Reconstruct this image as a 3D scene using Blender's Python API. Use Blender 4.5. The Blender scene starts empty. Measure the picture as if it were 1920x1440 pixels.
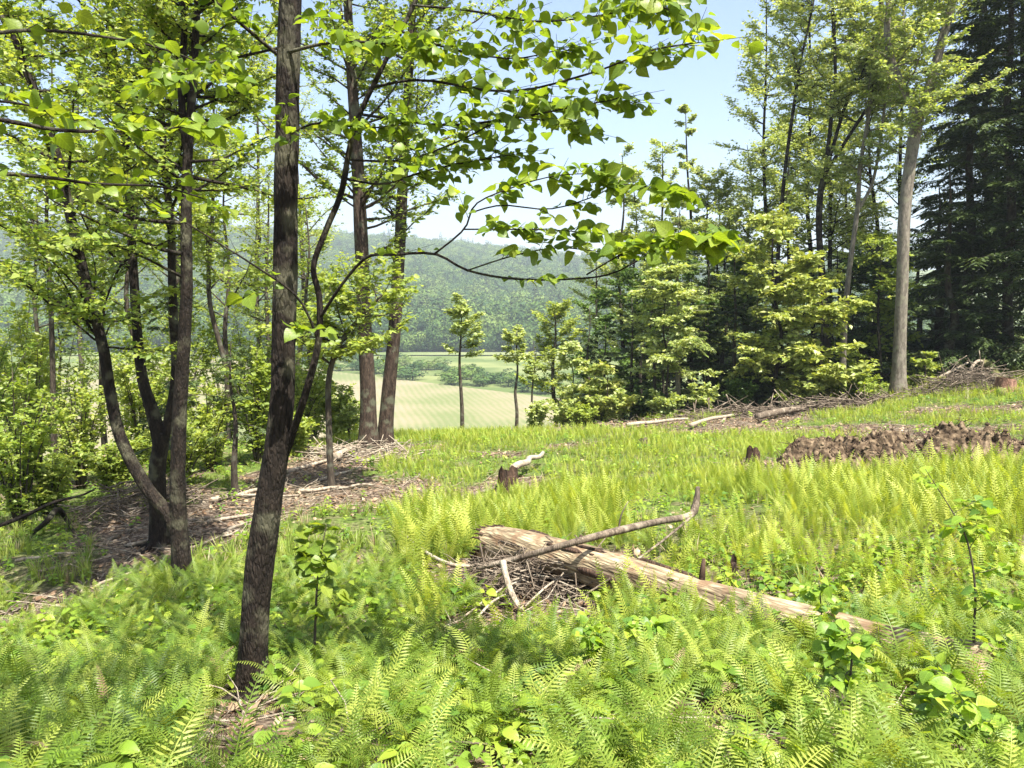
import bpy, math
import numpy as np
from mathutils import Vector, Matrix, Quaternion
from mathutils import noise as mnoise
rng = np.random.default_rng(11)
R = math.radians
scene = bpy.context.scene
col = scene.collection

# ------------------------------------------------------------------ camera, light, exposure
F = 1450.0; CAMZ = 1.6; PITCH = math.atan(160 / F)
cam = bpy.data.objects.new('camera', bpy.data.cameras.new('camera')); col.objects.link(cam)
cam.location = (0, 0, CAMZ); cam.rotation_euler = (math.pi / 2 - PITCH, 0, 0)
cam.data.sensor_width = 36; cam.data.lens = 36 * F / 1920
cam.data.clip_start = 0.05; cam.data.clip_end = 6000
scene.camera = cam

SUN = Vector((0.30, -0.40, 1.05)).normalized()
world = bpy.data.worlds.new('World'); scene.world = world; world.use_nodes = True
wn = world.node_tree
bg = wn.nodes['Background']; bg.inputs['Strength'].default_value = 0.085
sky = wn.nodes.new('ShaderNodeTexSky'); sky.sky_type = 'NISHITA'; sky.sun_disc = False
sky.sun_elevation = math.asin(SUN.z); sky.sun_rotation = math.atan2(SUN.x, SUN.y)
sky.air_density = 1.0; sky.dust_density = 3.0; sky.ozone_density = 1.0; sky.altitude = 200
wn.links.new(sky.outputs[0], bg.inputs['Color'])
sun = bpy.data.objects.new('sun', bpy.data.lights.new('sun', 'SUN')); col.objects.link(sun)
sun.data.energy = 5.0; sun.data.angle = R(0.6); sun.data.color = (1.0, 0.95, 0.86)
sun.rotation_euler = SUN.to_track_quat('Z', 'Y').to_euler(); sun.location = (20, 0, 60)
scene.view_settings.view_transform = 'Standard'; scene.view_settings.look = 'None'
scene.view_settings.gamma = 1; scene.view_settings.use_curve_mapping = False
scene.view_settings.exposure = 1.75
scene.cycles.max_bounces = 8; scene.cycles.diffuse_bounces = 4; scene.cycles.glossy_bounces = 2
scene.cycles.transmission_bounces = 6; scene.cycles.transparent_max_bounces = 4; scene.cycles.volume_bounces = 0
scene.cycles.caustics_reflective = False; scene.cycles.caustics_refractive = False
scene.cycles.use_denoising = True
scene.cycles.sample_clamp_indirect = 6

# ------------------------------------------------------------------ terrain functions
CP, SP = math.cos(PITCH), math.sin(PITCH)
def ray(px, py):
    u = (px - 960) / F; v = (720 - py) / F
    return np.array([u, CP + v * SP, -SP + v * CP])
def at(px, py, Y):
    d = ray(px, py); return np.array([0, 0, CAMZ]) + d * (Y / d[1])
def topix(P):
    P = np.atleast_2d(P); x = P[:, 0]; y = P[:, 1]; z = P[:, 2] - CAMZ
    dep = y * CP - z * SP; v = (y * SP + z * CP)
    dep_ = np.where(dep > 0.05, dep, 0.05)
    return 960 + F * x / dep_, 720 - F * v / dep_, dep

ctrl = [(470,1310,4.4),(345,1095,7.5),(100,1440,3.0),(960,1440,2.8),(1900,1440,2.7),(1850,1270,4.2),(920,1062,7.5),(1310,985,8.5),
        (950,925,13),(1650,872,13),(1910,862,13),(1420,862,14),(690,842,17),(900,815,22),(1250,785,25),(1690,738,25),(1890,712,25),
        (1900,790,18),(0,1170,7.2),(300,962,11),(0,982,12),(620,872,14.5),(433,922,12.5),(200,852,18),(1500,770,26)]
C = [at(*c) for c in ctrl]
C += [np.array(p, float) for p in [(-2,0,.25),(2,0,.3),(0,-6,1.2),(-6,-4,.6),(6,-4,1.2),(9,4,.3),(14,12,-.3),(22,20,.3),(24,30,-.2),(-14,6,-1.6),
      (-20,20,-4.2),(-14,30,-4.6),(0,34,-5.0),(12,36,-2.4),(-30,0,-2.5),(30,0,2.5),(0,-30,4),(34,40,0.5),(-30,38,-8)]]
C = np.array(C)
def _tps(r2): return np.where(r2 > 1e-9, 0.5 * r2 * np.log(np.maximum(r2, 1e-9)), 0)
n_ = len(C)
K = _tps(((C[:, None, :2] - C[None, :, :2]) ** 2).sum(-1)) + np.eye(n_) * 0.6
Pm = np.c_[np.ones(n_), C[:, :2]]
A_ = np.block([[K, Pm], [Pm.T, np.zeros((3, 3))]])
W_ = np.linalg.solve(A_, np.r_[C[:, 2], 0, 0, 0])
def near_z(x, y):
    r2 = (x[..., None] - C[:, 0]) ** 2 + (y[..., None] - C[:, 1]) ** 2
    return _tps(r2) @ W_[:n_] + W_[n_] + W_[n_ + 1] * x + W_[n_ + 2] * y
def sm(a, b, t):
    t = np.clip((t - a) / (b - a), 0, 1); return t * t * (3 - 2 * t)
# cheap vector value noise
_T = rng.random((64, 64))
def vn(x, y):
    xi = np.floor(x).astype(int); yi = np.floor(y).astype(int); fx = x - xi; fy = y - yi
    fx = fx * fx * (3 - 2 * fx); fy = fy * fy * (3 - 2 * fy)
    g = lambda a, b: _T[a % 64, b % 64]
    return (g(xi, yi) * (1 - fx) + g(xi + 1, yi) * fx) * (1 - fy) + (g(xi, yi + 1) * (1 - fx) + g(xi + 1, yi + 1) * fx) * fy
def fbm(x, y, o=3): return sum(vn(x * 2 ** i + 17 * i, y * 2 ** i + 5 * i) * .5 ** i for i in range(o)) / sum(.5 ** i for i in range(o)) - .5
VALLEY = -26.0
def far_z(x, y):
    ang = x / np.maximum(y, 40)
    e = np.interp(ang, [-.9, -.66, -.42, -.18, 0, .13, .3, .6], [.112, .108, .104, .086, .074, .062, .05, .06])
    crest = 1.6 + 1200 * e - 25 + 16 * fbm(x / 160, y / 160)
    h = VALLEY + (crest - VALLEY) * sm(395, 1230, y + 30 * fbm(x / 90, y / 90)) - sm(1300, 2900, y) * 60
    rad = np.hypot(x, y)
    side = sm(60, 300, x - .25 * y)
    return h + side * 24 * (1 - sm(300, 500, y))
def ground_z(x, y, micro=True):
    x = np.asarray(x, float); y = np.asarray(y, float)
    nz = near_z(np.clip(x, -34, 38), np.clip(y, -34, 44))
    # the hillside falls away beyond the clearing, sooner on the left and centre than in the forest on the right
    w = sm(0, 1, (np.hypot(x * .8, y) - (25 + np.clip(x, -6, 26) * 1.0)) / 105)
    z = nz * (1 - w) + far_z(x, np.maximum(y, 0)) * w
    if micro:
        f = 1 - sm(30, 60, np.hypot(x, y))
        z = z + f * (fbm(x * 1.1, y * 1.1, 3) * .16 + fbm(x * 5, y * 5, 2) * .035)
    return z
def gz(x, y): return float(ground_z(np.array([x]), np.array([y]))[0])
def pg(px, py):
    """where the sight line through a pixel meets the ground"""
    d = ray(px, py); t = np.geomspace(1.5, 900, 3000)
    P = np.array([0, 0, CAMZ]) + d * t[:, None]
    h = P[:, 2] - ground_z(P[:, 0], P[:, 1]); i = int(np.argmax(h < 0))
    if h[i] > 0: i = len(t) - 1
    return P[i]
def nrm(v): return v / np.maximum(np.linalg.norm(v, axis=-1, keepdims=True), 1e-9)

# bare earth: distance to polylines on the ground
def seg_dist(x, y, poly):
    d = np.full(np.shape(x), 1e9)
    for (ax, ay), (bx, by) in zip(poly[:-1], poly[1:]):
        vx, vy = bx - ax, by - ay; L = vx * vx + vy * vy + 1e-9
        t = np.clip(((x - ax) * vx + (y - ay) * vy) / L, 0, 1)
        d = np.minimum(d, np.hypot(x - ax - t * vx, y - ay - t * vy))
    return d
def gpoly(*pp): return [tuple(pg(*p)[:2]) for p in pp]
BARE = [(gpoly((-150,1235),(30,1175),(250,1075),(400,1010)), .55), (gpoly((300,985),(430,965),(560,925),(690,925)), 1.25),
        (gpoly((560,890),(640,862),(700,845)), .9), (gpoly((930,1080),(1040,1110),(1110,1075)), .75), (gpoly((470,1320),(490,1390),(520,1440)), .28), (gpoly((900,1195),(1010,1175)), .5),
        (gpoly((690,1055),(760,1050)), .22), (gpoly((1240,795),(1400,790),(1560,765)), 1.3), (gpoly((1060,795),(1180,800)), .7),
        (gpoly((1300,1340),(1380,1400)), .22), (gpoly((1560,1330),(1600,1390)), .16), (gpoly((470,1400),(560,1420)), .25), (gpoly((940,1350),(1000,1330)), .16),
        (gpoly((1040,838),(1090,836)), .4), (gpoly((1470,880),(1650,872),(1960,872)), 1.05), (gpoly((870,942),(960,905)), .55), (gpoly((1850,770),(1920,765)), .7),
        (gpoly((190,960),(330,935)), .6)]
def bare(x, y):
    b = np.zeros(np.shape(x)); n = fbm(np.asarray(x) * 1.7, np.asarray(y) * 1.7, 3)
    x = np.asarray(x, float); y = np.asarray(y, float)
    b = .9 * sm(.07, .16, fbm(x * .34 + 4.1, y * .62 + 2.2, 3)) * sm(11.5, 15, y)
    for p, w in BARE: b = np.maximum(b, 1 - sm(w * .65, w * 1.25, seg_dist(x, y, p) + n * w * .9))
    return b

# ------------------------------------------------------------------ mesh helpers
base_of = {}
def tag(o, label=None, cat=None, group=None, kind=None):
    if label: o['label'] = label
    if cat: o['category'] = cat
    if group: o['group'] = group
    if kind: o['kind'] = kind
    return o
def thing(name, label, cat, loc, group=None):
    o = bpy.data.objects.new(name, None); col.objects.link(o); o.location = loc; o.empty_display_size = .2
    base_of[o.name] = np.array(loc, float); return tag(o, label, cat, group)
def make_mesh(name, V, Fc, tint=None, smooth=True, mats=()):
    V = np.asarray(V, np.float32); me = bpy.data.meshes.new(name)
    if isinstance(Fc, np.ndarray):
        k = Fc.shape[1]; m = len(Fc)
        me.vertices.add(len(V)); me.vertices.foreach_set('co', V.ravel())
        me.loops.add(m * k); me.loops.foreach_set('vertex_index', Fc.astype(np.int32).ravel())
        me.polygons.add(m); me.polygons.foreach_set('loop_start', np.arange(0, m * k, k, dtype=np.int32))
        me.update(calc_edges=True)
    else:
        me.from_pydata([tuple(map(float, v)) for v in V], [], [tuple(map(int, f)) for f in Fc]); me.update()
    if smooth: me.polygons.foreach_set('use_smooth', np.ones(len(me.polygons), bool))
    if tint is not None:
        a = me.attributes.new('tint', 'FLOAT', 'POINT'); a.data.foreach_set('value', np.asarray(tint, np.float32))
    for m_ in mats: me.materials.append(m_)
    return me
def part(name, V, Fc, mat, parent=None, tint=None, smooth=True, kind=None, label=None):
    root = parent
    b = np.zeros(3)
    if parent is not None: b = base_of[parent.name]
    me = make_mesh(name, np.asarray(V) - b, Fc, tint, smooth, [mat])
    o = bpy.data.objects.new(name, me); col.objects.link(o)
    if parent is not None: o.parent = parent
    base_of[o.name] = b
    if kind: o['kind'] = kind
    if label: o['label'] = label
    return o
def join(parts):
    Vs, Fs, Ts, n = [], [], [], 0
    for p in parts:
        Vs.append(p[0]); Fs.append(p[1] + n); n += len(p[0])
        Ts.append(p[2] if len(p) > 2 and p[2] is not None else np.zeros(len(p[0])))
    return np.concatenate(Vs), np.concatenate(Fs), np.concatenate(Ts)
def tube(P, rad, sides=8, rough=0.0, cap=True, seed=0.0, freq=6.0, ridge=0.0):
    P = np.asarray(P, float); n = len(P); rad = np.asarray(rad, float)
    T = np.gradient(P, axis=0); T = nrm(T)
    ref = np.array([0, 0, 1.0]) if abs(T[0, 2]) < .9 else np.array([0, 1.0, 0])
    U = nrm(np.cross(T, ref)); Wv = np.cross(T, U)
    for i in range(1, n):
        U[i] = nrm(U[i - 1] - T[i] * (U[i - 1] @ T[i])); Wv[i] = np.cross(T[i], U[i])
    a = np.linspace(0, 2 * np.pi, sides, endpoint=False)
    r = rad[:, None] * np.ones(sides)
    if rough:
        s = np.r_[0, np.cumsum(np.linalg.norm(np.diff(P, axis=0), axis=1))]
        r = r * (1 + rough * 2 * (fbm(np.cos(a)[None] * 1.6 + s[:, None] * freq * .3 + seed, np.sin(a)[None] * 1.6 + s[:, None] * freq * .12 + seed * 3, 3)))
    if ridge:
        s = np.r_[0, np.cumsum(np.linalg.norm(np.diff(P, axis=0), axis=1))][:, None]; ca, sa = np.cos(a)[None] * 5.5, np.sin(a)[None] * 5.5
        f1 = np.abs(vn(ca + s * 5 + seed, sa + 40) - .5) + np.abs(vn(ca + 13, sa - s * 4.3 + 70 + seed) - .5) * .8
        r = r * (1 + ridge * (np.minimum(f1, .45) - .25))
    V = P[:, None] + (U[:, None] * np.cos(a)[None, :, None] + Wv[:, None] * np.sin(a)[None, :, None]) * r[..., None]
    V = V.reshape(-1, 3)
    i, j = np.meshgrid(np.arange(n - 1), np.arange(sides), indexing='ij'); i = i.ravel(); j = j.ravel(); k = (j + 1) % sides
    q = np.c_[i * sides + j, i * sides + k, (i + 1) * sides + k, (i + 1) * sides + j]
    if cap:
        V = np.r_[V, P[:1], P[-1:]]; nv = n * sides
        jj = np.arange(sides); kk = (jj + 1) % sides
        q = np.r_[q, np.c_[kk, jj, np.full(sides, nv), np.full(sides, nv)], np.c_[(n - 1) * sides + jj, (n - 1) * sides + kk, np.full(sides, nv + 1), np.full(sides, nv + 1)]]
        # fan quads are degenerate: turn everything into triangles
    t = np.r_[q[:, [0, 1, 2]], q[:, [0, 2, 3]]]
    t = t[(t[:, 0] != t[:, 1]) & (t[:, 1] != t[:, 2]) & (t[:, 0] != t[:, 2])]
    return V, t
def resample(P, r, n):
    P = np.asarray(P, float); r = np.asarray(r, float)
    # Catmull-Rom through the points
    m = len(P); u = np.linspace(0, m - 1, n); i = np.clip(u.astype(int), 0, m - 2); f = (u - i)[:, None]
    g = lambda k: P[np.clip(i + k, 0, m - 1)]
    p0, p1, p2, p3 = g(-1), g(0), g(1), g(2)
    Q = .5 * (2 * p1 + (p2 - p0) * f + (2 * p0 - 5 * p1 + 4 * p2 - p3) * f ** 2 + (3 * p1 - p0 - 3 * p2 + p3) * f ** 3)
    return Q, np.interp(u, np.arange(m), r)
# leaf shapes: x along the leaf, y across, z off its face
LEAF2 = (np.array([(0, 0, 0), (.42, -.3, .04), (1, 0, -.1), (.42, .3, .04)], float), np.array([(0, 1, 2), (0, 2, 3)]))
LEAF4 = (np.array([(0, 0, 0), (.38, -.3, .06), (1, 0, -.14), (.38, .3, .06), (.45, 0, -.03)], float), np.array([(0, 1, 4), (1, 2, 4), (2, 3, 4), (3, 0, 4)]))
NEED = (np.array([(0, 0, 0), (.35, -.16, .0), (1, 0, -.08), (.4, .16, .0)], float), np.array([(0, 1, 2), (0, 2, 3)]))
def leaf_hi(curl=.2, wid=.33, fold=.1, teeth=.02, seed=0):
    r = np.random.default_rng(seed); t = np.array([0, .1, .25, .42, .6, .78, .9, 1.0]); w = wid * np.array([.03, .5, .9, 1, .86, .52, .24, .0])
    V, Fc = [], []
    for i, (a, b) in enumerate(zip(t, w)):
        z = -curl * a * a; x = .14 + .86 * a
        jl, jr = r.normal(0, teeth, 2) * (0 < i < 7)
        V += [(x + jl, b, z + fold * b * 2 + r.normal(0, .012)), (x, 0, z), (x + jr, -b, z + fold * b * 2 + r.normal(0, .012))]
    V += [(0, .006, .03), (0, -.006, .03)]
    for i in range(len(t) - 1):
        a = i * 3
        Fc += [(a, a + 3, a + 1), (a + 1, a + 3, a + 4), (a + 1, a + 4, a + 2), (a + 2, a + 4, a + 5)]
    Fc += [(len(t) * 3, len(t) * 3 + 1, 1)]
    return np.array(V), np.array(Fc)
def place(tpl, P, X, N, S, W=None, tint=None):
    tv, tf = tpl; n = len(P); W = S if W is None else W
    X = nrm(X); Y = nrm(np.cross(N, X)); Z = np.cross(X, Y)
    S = np.broadcast_to(S, (n,)); W = np.broadcast_to(W, (n,))
    V = P[:, None] + tv[None, :, 0, None] * (X * S[:, None])[:, None] + tv[None, :, 1, None] * (Y * W[:, None])[:, None] + tv[None, :, 2, None] * (Z * W[:, None])[:, None]
    Fc = tf[None] + (np.arange(n) * len(tv))[:, None, None]
    T = None if tint is None else np.repeat(tint, len(tv))
    return V.reshape(-1, 3), Fc.reshape(-1, tf.shape[1]), T
_c3 = [(0, 1, 0), (0, -.5, .87), (0, -.5, -.87), (1, .45, 0), (1, -.22, .39), (1, -.22, -.39)]
TWIG = (np.array(_c3, float), np.array([(0, 1, 4), (0, 4, 3), (1, 2, 5), (1, 5, 4), (2, 0, 3), (2, 3, 5)]))

# ------------------------------------------------------------------ materials
def new_mat(name):
    m = bpy.data.materials.new(name); m.use_nodes = True; nt = m.node_tree; nt.nodes.clear(); return m, nt
def nd(nt, typ, **kw):
    n = nt.nodes.new(typ)
    for k, v in kw.items():
        if k in n.inputs: n.inputs[k].default_value = v
        else: setattr(n, k, v)
    return n
def ramp(nt, stops, fac=None):
    r = nt.nodes.new('ShaderNodeValToRGB'); e = r.color_ramp.elements
    while len(e) < len(stops): e.new(.5)
    for x, (p, c) in zip(e, stops): x.position = p; x.color = (*c, 1)
    if fac is not None: nt.links.new(fac, r.inputs[0])
    return r
def leaf_mat(name, cols, trans=.45, yellow=(1.5, 1.4, .55), rough=.42, spec=.35, gain=1.75, veins=False):
    cols = [tuple(min(.6, v * gain) for v in c) for c in cols]
    m, nt = new_mat(name); L = nt.links.new
    at_ = nd(nt, 'ShaderNodeAttribute', attribute_name='tint'); oi = nd(nt, 'ShaderNodeObjectInfo')
    ad = nd(nt, 'ShaderNodeMath', operation='ADD'); L(at_.outputs['Fac'], ad.inputs[0]); L(oi.outputs['Random'], ad.inputs[1])
    fr = nd(nt, 'ShaderNodeMath', operation='FRACT'); L(ad.outputs[0], fr.inputs[0])
    k = len(cols); rp = ramp(nt, [(i / (k - 1), c) for i, c in enumerate(cols)], fr.outputs[0])
    p = nd(nt, 'ShaderNodeBsdfPrincipled'); p.inputs['Roughness'].default_value = rough; p.inputs['Specular IOR Level'].default_value = spec
    if veins:
        tc = nd(nt, 'ShaderNodeTexCoord'); sx = nd(nt, 'ShaderNodeSeparateXYZ'); L(tc.outputs['Object'], sx.inputs[0])
        def mth(op, a, b=None, c=None):
            n = nd(nt, 'ShaderNodeMath', operation=op)
            for i_, v_ in enumerate((a, b, c)):
                if v_ is None: continue
                if isinstance(v_, (int, float)): n.inputs[i_].default_value = v_
                else: L(v_, n.inputs[i_])
            return n.outputs[0]
        ay = mth('ABSOLUTE', sx.outputs['Y']); u = mth('FRACT', mth('MULTIPLY', mth('MULTIPLY_ADD', ay, -.75, sx.outputs['X']), 8.0))
        vein = mth('MAXIMUM', mth('LESS_THAN', u, .14), mth('LESS_THAN', ay, .018))
        nz = nd(nt, 'ShaderNodeTexNoise'); nz.inputs['Scale'].default_value = 5; nz.inputs['Detail'].default_value = 4; L(tc.outputs['Object'], nz.inputs['Vector'])
        fac = mth('MULTIPLY_ADD', vein, .35, mth('MULTIPLY_ADD', nz.outputs['Fac'], .7, .62))
        vm = nd(nt, 'ShaderNodeMix', data_type='RGBA', blend_type='MULTIPLY'); vm.inputs[0].default_value = 1; L(rp.outputs[0], vm.inputs[6]); cc = nd(nt, 'ShaderNodeCombineColor'); [L(fac, cc.inputs[q]) for q in range(3)]; L(cc.outputs[0], vm.inputs[7])
        class rp: outputs = [vm.outputs[2]]
        bp = nd(nt, 'ShaderNodeBump'); bp.inputs['Strength'].default_value = .4; bp.inputs['Distance'].default_value = .004; L(fac, bp.inputs['Height']); L(bp.outputs[0], p.inputs['Normal'])
    L(rp.outputs[0], p.inputs['Base Color'])
    mu = nd(nt, 'ShaderNodeMix', data_type='RGBA', blend_type='MULTIPLY'); mu.inputs[0].default_value = 1
    L(rp.outputs[0], mu.inputs[6]); mu.inputs[7].default_value = (*yellow, 1)
    tr = nd(nt, 'ShaderNodeBsdfTranslucent'); L(mu.outputs[2], tr.inputs['Color'])
    mx = nd(nt, 'ShaderNodeMixShader'); mx.inputs[0].default_value = trans
    L(p.outputs[0], mx.inputs[1]); L(tr.outputs[0], mx.inputs[2])
    o = nd(nt, 'ShaderNodeOutputMaterial'); L(mx.outputs[0], o.inputs[0]); return m
def bark_mat(name, dark, light, lichen=None, scale=14, stretch=.18, bump=.6, turn=None):
    m, nt = new_mat(name); L = nt.links.new
    tc = nd(nt, 'ShaderNodeTexCoord'); mp = nd(nt, 'ShaderNodeMapping'); mp.inputs['Scale'].default_value = (1, 1, stretch); L(tc.outputs['Object'], mp.inputs[0])
    if turn is not None:
        m0 = nd(nt, 'ShaderNodeMapping'); m0.inputs['Rotation'].default_value = (0, 0, turn); L(tc.outputs['Object'], m0.inputs[0]); L(m0.outputs[0], mp.inputs[0]); mp.inputs['Scale'].default_value = (stretch, 1, 1)
    n1 = nd(nt, 'ShaderNodeTexNoise'); n1.inputs['Scale'].default_value = scale; n1.inputs['Detail'].default_value = 8; L(mp.outputs[0], n1.inputs['Vector'])
    vo = nd(nt, 'ShaderNodeTexVoronoi', feature='DISTANCE_TO_EDGE'); vo.inputs['Scale'].default_value = scale * 2.2; L(mp.outputs[0], vo.inputs['Vector'])
    mul = nd(nt, 'ShaderNodeMath', operation='MULTIPLY_ADD'); L(vo.outputs['Distance'], mul.inputs[0]); mul.inputs[1].default_value = .7; L(n1.outputs['Fac'], mul.inputs[2])
    rp = ramp(nt, [(.36, dark), (.62, tuple((a + b) / 2 for a, b in zip(dark, light))), (.85, light)], mul.outputs[0]); c = rp.outputs[0]
    if lichen:
        n2 = nd(nt, 'ShaderNodeTexNoise'); n2.inputs['Scale'].default_value = 5; n2.inputs['Detail'].default_value = 6; L(tc.outputs['Object'], n2.inputs['Vector'])
        r2 = ramp(nt, [(.52, (0, 0, 0)), (.64, (1, 1, 1))], n2.outputs['Fac'])
        mx = nd(nt, 'ShaderNodeMix', data_type='RGBA'); L(r2.outputs[0], mx.inputs[0]); L(c, mx.inputs[6]); mx.inputs[7].default_value = (*lichen, 1); c = mx.outputs[2]
    p = nd(nt, 'ShaderNodeBsdfPrincipled'); p.inputs['Roughness'].default_value = .85; p.inputs['Specular IOR Level'].default_value = .2; L(c, p.inputs['Base Color'])
    b = nd(nt, 'ShaderNodeBump'); b.inputs['Strength'].default_value = bump; b.inputs['Distance'].default_value = .02; L(mul.outputs[0], b.inputs['Height']); L(b.outputs[0], p.inputs['Normal'])
    o = nd(nt, 'ShaderNodeOutputMaterial'); L(p.outputs[0], o.inputs[0]); return m
M = {}
M['leaf_near'] = leaf_mat('beech_leaf', [(.06, .1, .012), (.1, .145, .016), (.14, .175, .022)], trans=.5)
M['leaf_left'] = leaf_mat('alder_leaf', [(.075, .118, .02), (.12, .168, .028), (.18, .212, .048)], trans=.48)
M['leaf_bright'] = leaf_mat('shrub_leaf', [(.09, .128, .022), (.14, .18, .034), (.2, .228, .058)], trans=.45)
M['leaf_spring'] = leaf_mat('spring_leaf', [(.115, .155, .04), (.17, .21, .07), (.25, .275, .12)], trans=.42)
M['leaf_maple'] = leaf_mat('maple_leaf', [(.11, .145, .03), (.17, .195, .05), (.27, .285, .1)], trans=.35)
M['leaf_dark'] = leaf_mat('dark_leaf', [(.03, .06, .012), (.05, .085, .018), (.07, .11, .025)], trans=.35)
M['needle'] = leaf_mat('hemlock_needle', [(.02, .034, .012), (.034, .052, .016), (.06, .085, .026)], trans=.2, spec=.25, gain=1.4)
M['needle_lit'] = leaf_mat('sunlit_needle', [(.07, .1, .025), (.11, .14, .035), (.17, .19, .06)], trans=.25, spec=.25)  # sunlit look put into a paler needle colour, for cedar and one hemlock
M['fern'] = leaf_mat('fern_green', [(.065, .11, .014), (.115, .165, .02), (.21, .24, .045)], trans=.42, rough=.5, gain=1.5)
M['fern_dark'] = leaf_mat('fern_deep_green', [(.048, .09, .013), (.082, .13, .018), (.14, .175, .03)], trans=.42, rough=.5, gain=1.5)
M['fern_bright'] = leaf_mat('fern_yellow_green', [(.12, .17, .022), (.19, .235, .034), (.28, .3, .06)], trans=.45, rough=.5, gain=1.5)
M['grass'] = leaf_mat('grass_blade', [(.09, .135, .022), (.13, .18, .03), (.2, .22, .06)], trans=.4, rough=.5, gain=1.5)
M['herb'] = leaf_mat('herb_leaf', [(.06, .12, .02), (.12, .19, .02), (.2, .25, .03)], trans=.45, gain=1.5)
M['far_leaf'] = leaf_mat('far_crown', [(.025, .055, .02), (.055, .105, .022), (.13, .18, .045), (.09, .15, .03), (.035, .07, .035)], trans=.2, spec=.1, rough=.7, gain=1.0)
M['litter'] = leaf_mat('dead_leaf', [(.1, .06, .035), (.2, .13, .075), (.34, .25, .16), (.14, .08, .045)], trans=.15, yellow=(1, .9, .7), gain=1.1)
M['bark_dark'] = bark_mat('dark_bark', (.006, .0045, .0035), (.03, .022, .016), (.07, .066, .042), 26, .3, 1.0)
M['bark_mid'] = bark_mat('brown_bark', (.022, .017, .013), (.085, .068, .05), (.11, .11, .08), 14, .2, .8)
M['bark_red'] = bark_mat('pine_bark', (.018, .012, .009), (.085, .06, .043), (.09,.09,.06), 20, .25, 1.0)
M['bark_grey'] = bark_mat('grey_bark', (.075, .065, .05), (.23, .2, .16), (.18, .17, .12), 12, .25, .5)
M['bark_twig'] = bark_mat('twig_bark', (.035, .027, .02), (.1, .08, .06), None, 20, .3, .3)
M['dead_wood'] = bark_mat('dead_wood', (.12, .095, .07), (.42, .35, .26), (.3, .27, .21), 22, .12, .6)
M['dead_dark'] = bark_mat('dead_dark_wood', (.045, .033, .024), (.19, .15, .11), (.24, .2, .15), 22, .15, .7)
M['rot'] = bark_mat('rotten_wood', (.018, .012, .009), (.1, .06, .04), None, 16, .3, 1.0)

def ground_mat():
    m, nt = new_mat('hillside_ground'); L = nt.links.new
    tc = nd(nt, 'ShaderNodeNewGeometry'); at_ = nd(nt, 'ShaderNodeAttribute', attribute_name='bare')
    def noise(s, d=6):
        n = nd(nt, 'ShaderNodeTexNoise'); n.inputs['Scale'].default_value = s; n.inputs['Detail'].default_value = d; L(tc.outputs['Position'], n.inputs['Vector']); return n.outputs['Fac']
    a, b, c = noise(2.2), noise(18, 8), noise(.05)
    soil = ramp(nt, [(.3, (.03, .02, .014)), (.48, (.085, .06, .043)), (.6, (.17, .13, .095)), (.72, (.28, .23, .17))], b)
    green = ramp(nt, [(.32, (.05, .06, .02)), (.5, (.07, .11, .02)), (.68, (.12, .16, .035))], b)
    far = ramp(nt, [(.4, (.08, .11, .035)), (.6, (.15, .17, .065))], c)
    mx = nd(nt, 'ShaderNodeMix', data_type='RGBA')
    ad = nd(nt, 'ShaderNodeMath', operation='ADD'); L(at_.outputs['Fac'], ad.inputs[0])
    sc_ = nd(nt, 'ShaderNodeMapRange'); sc_.inputs[1].default_value = .42; sc_.inputs[2].default_value = .62; sc_.inputs[3].default_value = -.15; sc_.inputs[4].default_value = .55; L(a, sc_.inputs[0]); L(sc_.outputs[0], ad.inputs[1])
    cl = nd(nt, 'ShaderNodeClamp'); L(ad.outputs[0], cl.inputs[0])
    L(cl.outputs[0], mx.inputs[0]); L(green.outputs[0], mx.inputs[6]); L(soil.outputs[0], mx.inputs[7])
    sep = nd(nt, 'ShaderNodeSeparateXYZ'); L(tc.outputs['Position'], sep.inputs[0])
    fr = nd(nt, 'ShaderNodeMapRange'); fr.inputs[1].default_value = 45; fr.inputs[2].default_value = 80; L(sep.outputs['Y'], fr.inputs[0])
    nr = nd(nt, 'ShaderNodeMapRange'); nr.inputs[1].default_value = 10; nr.inputs[2].default_value = 6; L(sep.outputs['Y'], nr.inputs[0])
    m1 = nd(nt, 'ShaderNodeMix', data_type='RGBA'); L(nr.outputs[0], m1.inputs[0]); L(mx.outputs[2], m1.inputs[6]); L(soil.outputs[0], m1.inputs[7])
    m2 = nd(nt, 'ShaderNodeMix', data_type='RGBA'); L(fr.outputs[0], m2.inputs[0]); L(m1.outputs[2], m2.inputs[6]); L(far.outputs[0], m2.inputs[7])
    p = nd(nt, 'ShaderNodeBsdfPrincipled'); p.inputs['Roughness'].default_value = .95; p.inputs['Specular IOR Level'].default_value = .1; L(m2.outputs[2], p.inputs['Base Color'])
    bp = nd(nt, 'ShaderNodeBump'); bp.inputs['Strength'].default_value = .8; bp.inputs['Distance'].default_value = .04; L(b, bp.inputs['Height']); L(bp.outputs[0], p.inputs['Normal'])
    o = nd(nt, 'ShaderNodeOutputMaterial'); L(p.outputs[0], o.inputs[0]); return m
M['ground'] = ground_mat()
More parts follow.
